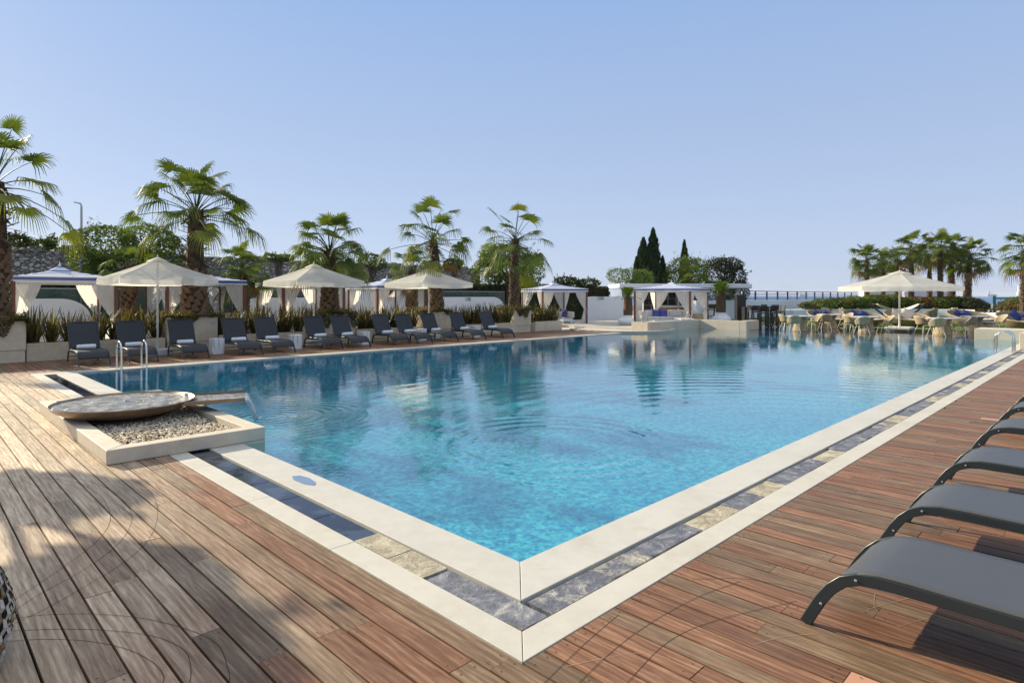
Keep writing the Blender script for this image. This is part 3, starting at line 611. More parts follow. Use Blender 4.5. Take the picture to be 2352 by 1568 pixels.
# ================================================================ FURNITURE
LW = .66
def lounger_rail(x, mb, w=.028, h=.055):
    P = [(0,0),(.035,.07),(.075,.145),(.12,.212),(.175,.265),(.24,.295),(.32,.308),(.5,.31),(.8,.308),(1.1,.306),(1.22,.30),(1.30,.27),(1.35,.21),(1.38,.12),(1.40,0)]
    mb.bar([(x, a, b) for a, b in P], (1,0,0), w, h)
def make_lounger(slm, back=64):
    root = thing('sun_lounger', 'x', 'sun lounger')
    f = MB(); lounger_rail(.014, f); lounger_rail(LW-.014, f)
    for y, z in ((.30,.285),(1.16,.285),(1.36,.14)): f.tube([(.014,y,z),(LW-.014,y,z)], .012, 8)
    f.build('frame', MT['frame'], root, smooth=True, bevel=.004)
    P = [(.088,.160),(.105,.195),(.14,.245),(.19,.292),(.255,.325),(.33,.339),(.45,.342),(.62,.340),(.80,.339),(.98,.339),(1.13,.338)]
    s_ = MB(); vv = []; n = 10
    for (a, b) in P:
        for i in range(n+1):
            t = i/n; sag = -.010*sin(pi*t)*min(1, max(0, (a-.1)*3)); vv.append((.002+(LW-.004)*t, a, b+sag))
    s_.add(vv, [(j*(n+1)+i, j*(n+1)+i+1, (j+1)*(n+1)+i+1, (j+1)*(n+1)+i) for j in range(len(P)-1) for i in range(n)])
    s_.build('seat', slm, root, smooth=True, solid=.010, sharp=60)
    bk = thing('backrest', None, None); bk.parent = root; del_ = bk
    bpy.data.objects.remove(bk)
    A = radians(back); L = .74; y0, z0 = 1.13, .33; q = lambda t, o=0: (y0+cos(A)*L*t-sin(A)*o, z0+sin(A)*L*t+cos(A)*o)
    vv = []; m_ = 12
    for j in range(m_+1):
        t = j/m_
        for i in range(n+1):
            x = i/n; sag = -.022*sin(pi*x)*(.4+.6*sin(pi*min(1,t*1.05)))-.012*(t > .8)*sin(pi*x)*sin((t-.8)*15); y, z = q(t, sag); top = .010*sin(pi*x)*(t > .99)
            vv.append((.02+(LW-.04)*x, y, z-top))
    b_ = MB(); b_.add(vv, [(j*(n+1)+i, j*(n+1)+i+1, (j+1)*(n+1)+i+1, (j+1)*(n+1)+i) for j in range(m_) for i in range(n)])
    bo = b_.build('backrest', slm, root, smooth=True, solid=.008, sharp=60)
    r_ = MB()
    for x in (.014, LW-.014): r_.bar([(x,*q(-.02,-.01)),(x,*q(.5,-.012)),(x,*q(1.0,-.01))], (1,0,0), .024, .034)
    r_.tube([(.014,*q(1.0,-.01)),(LW-.014,*q(1.0,-.01))], .013, 8)
    y, z = q(.45, -.02); r_.tube([(.03,y,z),(.03,1.33,.27)], .008, 6); r_.tube([(LW-.03,y,z),(LW-.03,1.33,.27)], .008, 6)
    r_.build('backrest_frame', MT['frame'], bo, smooth=True, bevel=.003)
    for x in (-.002, LW+.002):
        for (a, b) in ((.078,.128),(.235,.293),(.95,.307)):
            k = MB(); k.lathe([(0,0),(.007,.0),(.007,.003),(.003,.005),(0,.004)], 10)
            k.v = [(x+(p[2] if x > 0 else -p[2]), a+p[0], b+p[1]) for p in k.v]; k.build('bolt', MT['steel'], root, smooth=True)
    return root
def seat_ext(root):  # flat foreground loungers: sling and rails run on under the lowered back
    pass
mk_lounger_l = Maker(lambda: make_lounger(MT['slingb'])); mk_lounger_r = Maker(lambda: make_lounger(MT['sling'], 38))
def make_towel():
    m = MB(); pr = [(0,-.20),(.030,-.202),(.052,-.196),(.060,-.18)]+[(.062+.0015*sin(i*2.1), -.17+.34*i/12) for i in range(13)]+[(.060,.18),(.050,.197),(.03,.203),(0,.20)]
    m.lathe(pr, 22, wob=lambda a, z: .07*(a > 5.2)*(a-5.2)+.03*sin(a*2+z*9))
    m.v = [(p[2], p[1]*.95, p[0]*.92) for p in m.v]; return m.build('rolled_towel', MT['towel'], smooth=True)
tw0 = None
def towel(loc, rz, label, group):
    global tw0
    if tw0 is None: tw0 = make_towel(); o = tw0
    else: o = tw0.copy(); C.objects.link(o)
    o.location = loc; o.rotation_euler = (0,0,rz); return tag(o, label, 'towel', group)
UL = [.26, 1.3, 2.53, 3.97, 4.96, 6.53, 7.5, 9.07, 10.0, 11.2, 12.6, 14.1]
ordn = ['nearest the left edge', 'behind the left pool ladder', 'just left of the nearest side table', 'just right of the nearest side table', 'just left of the second side table', 'just right of the second side table',
        'just left of the third side table', 'just right of the third side table', 'just left of the fourth side table', 'just right of the fourth side table', 'just left of the farthest side table', 'at the far end, right of the farthest side table']
for i, u in enumerate(UL):
    j = (R_.random()-.5)*.05; l = mk_lounger_l(W(u, 14.72+R_.uniform(-.05,.05)), RU+j, 'charcoal mesh sun lounger '+ordn[i], 'charcoal sun loungers lined up along the far side of the pool')
    towel(W(u+.33, 15.62, .398), RU+j+R_.uniform(-.12,.12), 'rolled white towel on the lounger '+ordn[i], 'rolled white towels on the loungers')
rname = ['nearest grey sling lounger foot end at the bottom right corner', 'second grey sling lounger from the bottom right', 'third grey sling lounger up the right edge', 'fourth grey sling lounger up the right edge', 'fifth, mostly cut off grey lounger at the right edge', 'small farthest lounger tip at the right edge']
for i, u in enumerate([.50, 1.84, 3.33, 5.12, 6.75, 8.3]):
    o = mk_lounger_r(W(u+LW, -1.52, 0), RU+pi, rname[i], 'grey loungers with their feet towards the pool on the right deck')

def make_side_table():
    m = MB(); n = 40
    prof = lambda a, z: 1
    rows = []; K = 12
    for k_ in range(K+1):
        t = k_/K; z = .44*t
        for j in range(n):
            a = 2*pi*j/n; c_ = (abs(cos(a))**8+abs(sin(a))**8)**(-1/8); lob = .5+.5*cos(a*8)
            r = .175*c_*(.93+.07*t)
            cut = max(0, 1-abs((a*8/(2*pi)+.5) % 1-.5)*5)
            r *= 1-.34*cut*(sin(pi*min(1, (1-t)*1.15))**1.0 if t < .93 else 0)
            rows.append((r*cos(a), r*sin(a), z))
    m.add(rows, [(k_*n+j, k_*n+(j+1) % n, (k_+1)*n+(j+1) % n, (k_+1)*n+j) for k_ in range(K) for j in range(n)]+[tuple(range(n))[::-1], tuple(range(K*n, K*n+n))])
    return m.build('side_table', MT['whitep'], smooth=True, sharp=35)
stb = None
for i, (x, y) in enumerate([(498,815),(678,803.5),(836,793.5),(967,785),(1092,776.5)]):
    if stb is None: stb = make_side_table(); o = stb
    else: o = stb.copy(); C.objects.link(o)
    o.location = gp(x, y-3); o.rotation_euler = (0,0,RU)
    tag(o, 'sculpted white tooth-shaped side table, '+['nearest of the five', 'second of the five from the left', 'third of the five, in the middle', 'fourth of the five from the left', 'farthest of the five'][i], 'side table', 'white side tables between the loungers')

def square_parasol(loc, rz, side, hz, rim, label, n=4, base=True, val=.19, polr=.026, group=None, boxes=True):
    root = thing('parasol', label, 'parasol', loc, rz, group); m = MB(); Rr = side
    cor = [(Rr*cos(2*pi*(i+.5)/n), Rr*sin(2*pi*(i+.5)/n)) for i in range(n)]
    K = 10; J = 14; rn = random.Random(int(loc[0]*10))
    for i in range(n):
        a = cor[i]; b = cor[(i+1) % n]; vv = []
        for k_ in range(K+1):
            t = k_/K
            for j in range(J+1):
                s_ = j/J; x = (a[0]*(1-s_)+b[0]*s_)*t; y = (a[1]*(1-s_)+b[1]*s_)*t
                z = hz-(hz-rim-val)*t-.05*sin(pi*t)*(.35+.65*sin(pi*s_))-.02*sin(pi*s_)*t; vv.append((x, y, z))
        for k_ in (1, 2, 3):                                       # valance
            for j in range(J+1):
                s_ = j/J; d = k_/3; ox = (a[1]-b[1]); oy = (b[0]-a[0]); L = sqrt(ox*ox+oy*oy); ox /= -L; oy /= -L; wv = .02*d*sin(s_*2*pi*2.5+i)+.012*d*sin(s_*31+i)
                x = a[0]*(1-s_)+b[0]*s_+ox*(wv-.0*d); y = a[1]*(1-s_)+b[1]*s_+oy*(wv-.0*d); z = rim+val-.02*sin(pi*s_)-val*d*(1-.12*abs(2*s_-1)**6); vv.append((x, y, z))
        R2 = K+4; m.add(vv, [(k_*(J+1)+j, (k_+1)*(J+1)+j, (k_+1)*(J+1)+j+1, k_*(J+1)+j+1) for k_ in range(R2-1) for j in range(J)])
    cn = m.build('canopy', MT['canopy'], root, smooth=True, sharp=28)
    m = MB(); f = .2
    for i in range(n):
        a = cor[i]; b = cor[(i+1) % n]; z1 = hz-(hz-rim-val)*f+.035
        m.add([(0,0,hz+.05),(a[0]*f,a[1]*f,z1-.02),((a[0]+b[0])/2*f,(a[1]+b[1])/2*f,z1+.02),(b[0]*f,b[1]*f,z1-.02)], [(0,1,2),(0,2,3)])
    m.build('vent', MT['canopy'], cn)
    m = MB()
    for c_ in cor: m.bar([(0,0,hz-.06),(c_[0]*.97,c_[1]*.97,rim+val-.02)], (-c_[1], c_[0], 0), .018, .028); m.bar([(0,0,hz-.62),(c_[0]*.5,c_[1]*.5,(hz+rim+val)/2-.05)], (-c_[1], c_[0], 0), .014, .02)
    m.build('ribs', MT['pole'], root)
    m = MB(); m.tube([(0,0,.02),(0,0,hz-.02)], polr, 14); m.lathe([(polr*1.7,hz-.66),(polr*1.7,hz-.58)], 12); m.lathe([(polr*1.35,.9),(polr*1.35,1.0)], 12); m.lathe([(.012,hz+.03),(.022,hz+.06),(.012,hz+.1),(0,hz+.11)], 10); m.build('pole', MT['pole'], root, smooth=True)
    m = MB()
    if base == 2:
        for sx in (-1, 1):
            for sy in (-1, 1): m.box((sx*.265, sy*.265, .13), (.52, .52, .11))
        m.box((0,0,.055), (.95,.95,.03)); m.lathe([(.06,.18),(.05,.3)], 12); [m.box((x*.43, y*.43, .02), (.07,.07,.06)) for x in (-1,1) for y in (-1,1)]
    else: m.box((0,0,.09), (.62,.62,.17)); m.lathe([(.05,.17),(.045,.32)], 12)
    m.build('base', MT['base_w'], root, bevel=.02)
    return root
gpar = 'square cream parasols behind the pool loungers'
for (x, Y, la, px) in ((362, 17.2, 'square cream parasol on a pole, nearest on the left', 2.40), (721, 20.6, 'square cream parasol, middle of the three on the left', 2.40), (985, 23.75, 'square cream parasol, farthest of the three by the loungers', 2.40)):
    square_parasol(at(x, Y), RU, px/sqrt(2)*1.0, 2.70, 1.98-.02, la, group=gpar)
square_parasol(at(2066, 29.5, .0), radians(-90+19+22.5+5), 2.62, 2.82, 1.90, 'large round cream parasol over the dining tables at right', n=8, base=2, val=.2, polr=.04)

def cabana(loc, rz, sx, sy, label, group, H=1.98, furn=None):
    root = thing('cabana', label, 'cabana', loc, rz, group)   # origin at near left corner; local x,y along its sides
    cx, cy_ = sx/2, sy/2; m = MB(); ov = .07
    for (x, y) in ((0,0),(sx,0),(sx,sy),(0,sy)):
        p = MB(); p.box((x, y, H/2+.02), (.10, .10, H+.04)); p.build('post', MT['post'], root, bevel=.006)
    K = 12; J = 12; hw = [sx/2+ov, sy/2+ov]; val = .17; pk = .29; cor = [(-hw[0],-hw[1]),(hw[0],-hw[1]),(hw[0],hw[1]),(-hw[0],hw[1])]
    r = MB(); v_ = MB(); rn = random.Random(int(loc[0]*7))
    for i in range(4):
        a = cor[i]; b = cor[(i+1) % 4]; vv = []
        for k_ in range(K+1):
            t = k_/K
            for j in range(J+1):
                s_ = j/J; z = H+val+pk*(1-t)**1.35+.10*max(0, 1-t*5)-.02*sin(pi*s_)*sin(pi*t); vv.append(((a[0]*(1-s_)+b[0]*s_)*t, (a[1]*(1-s_)+b[1]*s_)*t, z))
        r.add(vv, [(k_*(J+1)+j, (k_+1)*(J+1)+j, (k_+1)*(J+1)+j+1, k_*(J+1)+j+1) for k_ in range(K) for j in range(J)])
        nx, ny = (b[1]-a[1]), (a[0]-b[0]); L = sqrt(nx*nx+ny*ny); nx /= L; ny /= L; JJ = 24; vv = []
        for k_ in range(5):
            d = (0,.18,.66,.70,1)[k_]
            for j in range(JJ+1):
                s_ = j/JJ; o_ = .012*d*sin(s_*22+i*2)+.006*d*sin(s_*57); vv.append((a[0]*(1-s_)+b[0]*s_+nx*(o_+.004), a[1]*(1-s_)+b[1]*s_+ny*(o_+.004), H+val-val*d))
        for k_ in range(4):
            v_.c = 1 if k_ == 1 else 0
            v_.add([vv[k_*(JJ+1)+j] for j in range(JJ+1)]+[vv[(k_+1)*(JJ+1)+j] for j in range(JJ+1)], [(j, JJ+1+j, JJ+2+j, j+1) for j in range(JJ)])
    ro = r.build('roof', MT['stripes'], root, smooth=True, loc=(cx, cy_, 0), sharp=25)
    v_.build('valance', [MT['hem'], MT['blue']], root, smooth=True, loc=(cx, cy_, 0), sharp=60)
    f = MB(); f.lathe([(.05,H+val+pk+.04),(.03,H+val+pk+.12),(.012,H+val+pk+.17),(.014,H+val+pk+.2),(0,H+val+pk+.25)], 10, c=(cx, cy_, 0)); f.build('finial', MT['hem'], ro if False else root, smooth=True)
    e = MB()
    for (a, b) in (((0,0),(sx,0)),((sx,0),(sx,sy)),((sx,sy),(0,sy)),((0,sy),(0,0))): e.tube([(*a,H-.03),(*b,H-.03)], .022, 6)
    e.build('rail', MT['hem'], root)
    def curtain(px, py, dx, dy, wd, seed):
        rn = random.Random(seed); c_ = MB(); nu, nv = 34, 26; tz = rn.uniform(.40, .52); ph = rn.uniform(0, 6)
        def fn(a, b):
            z = (H-.04)*(1-b)+.03*b                      # a along the curtain, b downwards
            tb = 1-tz
            if b < tb: q = b/tb; wdt = wd*(1-q**1.35)+.13*q**1.35; off = .03
            else: q = (b-tb)/(1-tb); wdt = .13+.30*min(1, q*1.3)*wd; off = .03+.02*q
            sg = sin(a*pi*11+ph)*.5+.3*sin(a*pi*23+ph*2); am = .028+.02*(1-wdt/wd); o_ = sg*am*(.6+.4*cos(b*6))
            if b < tb: z -= .0
            x = off+a*wdt; return Vector((px+dx*x-dy*o_, py+dy*x+dx*o_, z))
        c_.grid(fn, nu, nv); co = c_.build('curtain', MT['curtain'], root, smooth=True, sharp=180)
        t = MB(); zc = (H-.04)*tz+.03; t.lathe([(.075,zc-.03),(.082,zc),(.075,zc+.03)], 12, c=(px+dx*.09, py+dy*.09, 0)); t.tube([(px,py,zc),(px-dy*.09+dx*.02,py+dx*.09,zc-.12),(px-dy*.08,py-.06,zc-.3)], .009, 5); t.build('tie', MT['hem'], co, smooth=True)
    sd = int(abs(loc[0]*13)); wx, wy = sx*.245, sy*.245
    for (px, py, a, b) in ((0,0,1,1),(sx,0,-1,1),(sx,sy,-1,-1),(0,sy,1,-1)):
        curtain(px, py, a, 0, wx, sd); curtain(px, py, 0, b, wy, sd+1); sd += 2
    return root
gc = 'blue and white striped cabanas with tied curtains'
for (u, z, la) in ((-.32, .10, 'striped curtained cabana nearest the left edge'), (3.78, .08, 'striped curtained cabana second from the left'), (7.88, .03, 'striped cabana third from the left, behind the middle parasol'), (12.1, -.02, 'striped cabana fourth from the left, behind the farthest parasol')):
    cabana(W(u, 20.5, z), RU, 2.6, 2.4, la, gc)
cabana(Vector((1.66, 33.5, -.08)), radians(22.5), 2.73, 2.73, 'striped cabana with a white sofa in front of the dark ivy hedge', gc)
cabana(Vector((9.72, 33.6, -.06)), radians(56), 3.2, 3.2, 'striped cabana on the stone platform in front of the bar', gc)

# --- pool ladders
def ladder(p0, rz, sep, label, H=.62, reach=.42):
    root = thing('pool_ladder', label, 'pool ladder', p0, rz, 'steel pool ladders')
    for x in (0, sep):                 # local y: from water (0) to deck (+reach)
        m = MB(); P = [(x,0,-.75),(x,0,-.1),(x,0,H-.21)]
        for i in range(9): a = pi*i/8; P.append((x, reach/2-cos(a)*reach/2, H-.21+sin(a)*.21))
        P += [(x,reach,.2),(x,reach,.0)]; m.tube(P, .021, 10); m.lathe([(.045,0.004),(.045,.012),(.03,.02)], 14, c=(x,reach,0)); m.build('rail', MT['steel'], root, smooth=True, sharp=60)
    for z in (-.25, -.5): m = MB(); m.box((sep/2, 0, z), (sep, .07, .02)); m.build('step', MT['steel'], root)
ladder(W(.82, 13.27), RU, .50, 'steel pool ladder with two hoops on the left, before the loungers')
ladder(W(20.85, .12), RU+pi, .50, 'steel pool ladder with two hoops on the right, by the raised stone block')

# --- fountain
fx = thing('fountain_planter', 'long low stone box filled with pebbles jutting into the pool', 'stone box', W(-1.3, 4.35), RU)
m = MB(); LU, LV, rm = 1.56, 4.0, .175
m.prism([(0,0),(LU,0),(LU-rm,rm),(rm,rm)], 0.003, .147); m.prism([(LU,0.002),(LU,LV),(LU-rm,LV-rm),(LU-rm,rm+.002)], -.1, .1465)
m.prism([(LU-.002,LV),(0,LV),(rm,LV-rm),(LU-rm-.002,LV-rm)], 0.003, .147); m.prism([(0,LV-.002),(0,.002),(rm,rm+.002),(rm,LV-rm-.002)], 0.003, .1465)
m.b2(LU-.26-.02, LU-.002, .002, .02, -.6, .0); m.b2(LU-.02, LU-.004, .02, LV-.02, -.6, -.05)
m.build('rim', MT['block'], fx, bevel=.012); m = MB(); m.b2(rm*.9, LU-rm*.9, rm*.9, LV-rm*.9, .0, .06); m.build('bed', MT['dark'], fx)
pb = MB(); rp = random.Random(3); import bmesh as _b
tmp = _b.new(); _b.ops.create_icosphere(tmp, subdivisions=1, radius=1); IV = [v.co.copy() for v in tmp.verts]; IF = [tuple(v.index for v in f.verts) for f in tmp.faces]; tmp.free()
for i in range(6200):
    x = rp.uniform(rm+.015, LU-rm-.015); y = rp.uniform(rm+.01, LV-rm-.01)
    if y > 2.9 and rp.random() < .6: continue
    r = rp.uniform(.008, .019); M_ = Matrix.Rotation(rp.uniform(0,6), 3, 'Z') @ Matrix.Rotation(rp.uniform(-.5,.5), 3, 'X'); pb.av = rp.random(); s3 = Vector((r*rp.uniform(1,1.5), r*rp.uniform(.8,1.1), r*rp.uniform(.45,.75)))
    cc = Vector((x, y, .068+rp.uniform(0,.030)+.02*sin(x*3)*sin(y*2))); pb.add([cc+M_@Vector((p.x*s3.x, p.y*s3.y, p.z*s3.z)) for p in IV], IF)
mt_, t_, o_ = nm('pebble'); k_ = N(t_); a_ = k_.n('ShaderNodeAttribute', attribute_name='rnd'); k_.l(k_.bsdf(k_.ramp(a_.outputs['Fac'], [(0, (.42,.31,.17)), (.35, (.66,.53,.35)), (.7, (.82,.71,.52)), (1, (.55,.46,.34))]), .55), o_.inputs[0])
po = pb.build('pebbles', mt_, smooth=True, sharp=180, attr=True, loc=W(-1.3, 4.35), rz=RU); tag(po, 'bed of small beige and brown pebbles inside the low stone box', 'pebbles', kind='stuff')
# dish with trough
dc = W(-.66, 6.46, -.055); dsh = thing('water_dish', 'round brown steel dish brimming with water, with a trough over the pool', 'fountain', dc, radians(45-22))
m = MB(); Rd = .79; pr = [(0,.175),(.25,.178),(.5,.20),(.66,.255),(.75,.305),(Rd,.352),(Rd+.008,.362),(Rd+.014,.352),(.765,.300),(.66,.245),(.46,.190),(.25,.165),(0,.152)]
m.lathe(pr, 56); m.build('bowl', MT['bronze'], dsh, smooth=True, sharp=50)
m = MB(); m.lathe([(.40,.05),(.44,.10),(.48,.165),(.44,.17)], 28); m.build('pedestal', MT['bronze'], dsh, smooth=True)
m = MB(); hw_ = .37; x0, x1 = .70, 1.42
m.add([(x0-.05,-hw_,.305),(x0-.05,hw_,.305),(x1,hw_,.325),(x1,-hw_,.325),(x0-.05,-hw_,.298),(x0-.05,hw_,.298),(x1,hw_,.318),(x1,-hw_,.318)], [(0,1,2,3),(4,7,6,5),(0,3,7,4),(3,2,6,7),(2,1,5,6)])
for s_ in (-1,1): m.bar([(x0-.06, s_*(hw_+.03), .335),(x0, s_*hw_, .330),(x1, s_*hw_, .338)], (0,1,0), .008, .045)
m.build('trough', MT['bronze'], dsh)
mw, tw_, ow = nm('fountain_water'); k_ = N(tw_); hh = k_.math('ADD', k_.noise(k_.coord(), 9, 3), k_.math('MULTIPLY', k_.noise(k_.coord(), 30, 2), .4)); bn_ = k_.bump(hh, 1, .06)
fr_ = k_.n('ShaderNodeFresnel'); fr_.inputs[0].default_value = 2.3; k_.l(bn_, fr_.inputs['Normal']); g1_ = k_.n('ShaderNodeBsdfGlossy'); g1_.inputs['Roughness'].default_value = .05; k_.l(bn_, g1_.inputs['Normal']); t1_ = k_.n('ShaderNodeBsdfTransparent'); t1_.inputs[0].default_value = (.9,.93,.92,1)
m1_ = k_.n('ShaderNodeMixShader'); k_.l(fr_.outputs[0], m1_.inputs[0]); k_.l(t1_.outputs[0], m1_.inputs[1]); k_.l(g1_.outputs[0], m1_.inputs[2]); d9 = k_.n('ShaderNodeBsdfDiffuse'); d9.inputs[0].default_value = (.62,.63,.62,1); m9 = k_.n('ShaderNodeMixShader'); k_.l(k_.ramp(hh, [(.55, .12), (.85, .5)]), m9.inputs[0]); k_.l(m1_.outputs[0], m9.inputs[1]); k_.l(d9.outputs[0], m9.inputs[2]); k_.l(m9.outputs[0], ow.inputs[0]); MT['fwater'] = mw
m = MB(); vv = [(0,0,.352)]; ff = []; nn = 64; rr_ = 22
m.grid(lambda a, b: Vector(((.772*a)*cos(2*pi*b), (.772*a)*sin(2*pi*b), .338+.030*math.exp(-(a/.085)**2)+.006*math.exp(-(a/.45)**2)*sin(a*70)+.0015*sin(a*40+b*25))), 34, 60); m.grid(lambda a, b: Vector((.70+a*.72, (b*2-1)*(hw_-.01), .326+.002*sin(a*30+b*11))), 12, 8)
wsurf = m.build('water_surface', MT['fwater'], smooth=True, loc=dc, rz=radians(45-22), sharp=180); tag(wsurf, 'rippling water welling up in the middle of the round dish', 'water')
m = MB(); rq = random.Random(4)
def fall(a, b):
    y = (a*2-1)*.30; t = b*.26; return Vector((1.42+.50*t+.01*sin(a*40+b*3), y*(1-.12*b)+.01*sin(a*25), .335-4.9*t*t*1.05))
m.grid(fall, 30, 12)
for i in range(60): c_ = Vector((1.56+rq.gauss(0,.05), rq.uniform(-.28,.28), rq.uniform(-.01,.05))); r = rq.uniform(.003,.008); m.add([c_+p*r for p in IV], IF)
for i in range(16):
    y = rq.uniform(-.32,.32); m.tube([(1.42,y,.33),(1.46+rq.uniform(0,.02),y,.26),(1.51+rq.uniform(0,.03),y*.96,.14),(1.55+rq.uniform(0,.04),y*.93,.03)], [.006,.004,.005,.003], 5)
wf = m.build('falling_water', MT['fwater'], smooth=True, loc=dc, rz=radians(45-22), sharp=180); tag(wf, 'clear sheet of water falling from the trough into the pool', 'water')

# --- woven pouf at the lower left corner
pw = MB()
for i in range(30):
    for j in range(9):
        a = 2*pi*(i+(j % 2)*.5)/30; z = .04+j*.043; rr = .27+.055*sin(pi*(z)/.42); c_ = Vector((rr*cos(a), rr*sin(a), z)); tn = Vector((-sin(a), cos(a), 0)); d_ = (Vector((0,0,1))+tn*.45).normalized(); n_ = Vector((cos(a), sin(a), 0))
        pw.c = 0 if (i*3+j) % 5 else 1; L = .036; q = d_.cross(n_)*.020
        pw.add([c_-d_*L-q*.6, c_-d_*L+q*.6, c_+q+n_*.014, c_-q+n_*.014, c_+d_*L+q*.6, c_+d_*L-q*.6], [(0,1,2,3),(3,2,4,5)])
pw.c = 2; pw.lathe([(.255,.01),(.30,.12),(.315,.22),(.30,.33),(.25,.40),(0,.42)], 40)
o = pw.build('woven_pouf', [plain('pale_reed', (.46,.44,.38), .6, .25, 20, .3), plain('brown_reed', (.20,.12,.05), .6, .3, 20, .3), plain('pouf_core', (.02,.014,.008), .9)], smooth=True, loc=(-2.56, 2.64, -.02)); tag(o, 'woven pale and brown reed pouf cut off by the lower left corner', 'pouf')

# ================================================================ PLANTERS AND PLANTS ALONG THE FAR SIDE
lowp = [(-.42, 2.75, 'left of the big palm planter under the nearest parasol'), (4.25, 7.52, 'between the second and third palm planters'), (9.0, 11.9, 'between the third and fourth palm planters'), (13.5, 17.1, 'between the fourth and the corner palm planter'), (18.5, 20.4, 'right of the corner palm planter')]
def blade_plant(rnd, mats, H=1.0, n=26, wd=.035, spread=.42):
    m = MB()
    for i in range(n):
        a = rnd.uniform(0, 2*pi); tl = rnd.uniform(.02, spread); h = H*rnd.uniform(.55, 1.05); o = Vector((rnd.uniform(-.09,.09), rnd.uniform(-.09,.09), 0)); d_ = Vector((cos(a), sin(a), 0)); s_ = Vector((-sin(a), cos(a), 0)); s_ = (s_+d_*rnd.uniform(-.8,.8)).normalized()
        bend = rnd.uniform(0, .25)*(1 if rnd.random() < .5 else 0); rows = []
        for t, q in ((0,.6),(.3,1),(.62,.9),(.85,.55),(1,.06)):
            c_ = o+Vector((0,0,h*t))+d_*(tl*t+bend*t**3)+Vector((0,0,-bend*.6*t**4)); rows += [c_-s_*wd*q/2*rnd.uniform(.9,1.1)+d_*.004, c_+s_*wd*q/2]
        m.c = 0 if rnd.random() < .66 else 1; m.add(rows, [(0,1,3,2),(2,3,5,4),(4,5,7,6),(6,7,9,8)])
    return m
fx_meshes = []; rf_ = random.Random(21)
for k_ in range(6):
    o = blade_plant(rf_, None, 1.0, 30).build('flax_plant', [MT['flax'], MT['flax2']], smooth=False); fx_meshes.append(o.data); bpy.data.objects.remove(o)
for (a, b, la) in lowp:
    m = MB(); m.b2(a, b, 17.0, 17.09, -.06, .45); m.b2(a, b, 17.6, 17.68, -.06, .45); m.b2(a, b, 17.092, 17.598, 0, .38); p = uvb(m, 'low_planter', MT['planter'], bevel=.008); tag(p, 'low beige stone planter wall '+la, 'planter', 'low planters behind the loungers')
    n = max(2, int((b-a)/.34))
    for i in range(n):
        for row in (0, 1):
            o = bpy.data.objects.new('flax_plant', rf_.choice(fx_meshes)); C.objects.link(o); o.location = W(a+(i+.5)*(b-a)/n+rf_.uniform(-.08,.08), 17.22+.22*row, .37); o.rotation_euler = (0,0,rf_.uniform(0,6)); q = rf_.uniform(.78, 1.08); o.scale = (q*1.15, q*1.15, q)
            tag(o, 'spiky dark strap-leaved plant in the low planter '+la.replace('under the nearest parasol','').strip(), 'plant', 'strap-leaved plants '+la)
pp = [(-1.9, -.44, 'at the left edge', 16.9), (2.8, 4.2, 'second from the left', 17.0), (7.55, 8.95, 'third from the left', 17.0), (11.95, 13.4, 'fourth from the left', 17.0), (17.2, 18.35, 'at the far corner', 17.15)]
def trailing(u0, u1, v0, v1, z, label, seed, mats=('trail', 'trail2'), n=3200, hang=.32):
    rnd = random.Random(seed); m = MB()
    for i in range(n):
        e = rnd.random(); u = rnd.uniform(u0-.06, u1+.06); v = rnd.uniform(v0-.08, v1+.05)
        if e < .55:                       # draped over the front / side lip
            if rnd.random() < .75: v = v0-rnd.uniform(.01,.09)
            else: u = u0-rnd.uniform(.01,.08)
            hgt = hang*(.55+.45*sin(u*5+seed)+.25*sin(u*13)); zz = z+.06-rnd.random()**1.3*max(.05, hgt)
        else: zz = z+.02+rnd.random()*.13*(1+.6*sin(u*4+v*6))
        a = Vector((rnd.gauss(0,1), rnd.gauss(0,1), rnd.gauss(0,1))).normalized()*rnd.uniform(.016,.042); b_ = a.cross(Vector((rnd.gauss(0,1), rnd.gauss(0,1), 1))).normalized()*.017; c_ = Vector((u, v, zz)); m.c = 0 if (sin(u*6+seed)+rnd.gauss(0,.5)) < .9 else 1
        m.add([c_-a, c_+b_, c_+a, c_-b_], [(0,1,2,3)])
    m.c = 0; o = uvb(m, 'trailing_plant', [MT[mats[0]], MT[mats[1]]]); tag(o, label, 'plant', 'trailing plants on the palm planters')
for i, (a, b, la, v0) in enumerate(pp):
    m = MB(); m.b2(a, b, v0, v0+1.2, .30, 1.02); m.b2(a+.015, b-.015, v0+.02, v0+1.18, -.06, .298); m.b2(a+.05, b-.05, v0+.05, v0+1.15, 1.0, 1.045)
    p = uvb(m, 'palm_planter', MT['planter'], bevel=.01); tag(p, 'tall square beige stone planter holding a palm, '+la, 'planter', 'tall stone palm planters')
    trailing(a, b, v0, v0+1.2, 1.03, 'low trailing succulent spilling over the palm planter '+la, i*3+1, hang=(.5, .2, .5, .2, .42)[i], n=(5200, 3400, 4200, 3000, 3600)[i])
gpa = 'fan palms growing out of the tall stone planters'
palm(at(-4, 15.9, 1.0), 3.6, .27, .24, 1.6, 26, 26, 'tall fan palm cut off by the left edge of the photo', gpa, (-.1,0), .5, 1.0, 31, .85, -20, 1)
palm(at(447, 18.9, 1.0), 3.3, .37, .24, 1.72, 32, 28, 'large fan palm with a thick criss-cross trunk, behind the nearest parasol', gpa, (.05,0), .55, .9, 5, .8, -6, 0)
palm(at(757, 22.3, 1.0), 2.3, .31, .24, 1.55, 42, 24, 'squat fan palm rising behind the middle parasol', gpa, (0,0), .5, 1, 9, .75, -18, 1)
palm(at(1003, 25.2, 1.0), 2.95, .28, .2, 1.65, 25, 24, 'fan palm with an airy crown behind the farthest square parasol', gpa, (-.15,0), .5, 1, 12, .85, -20, 1)
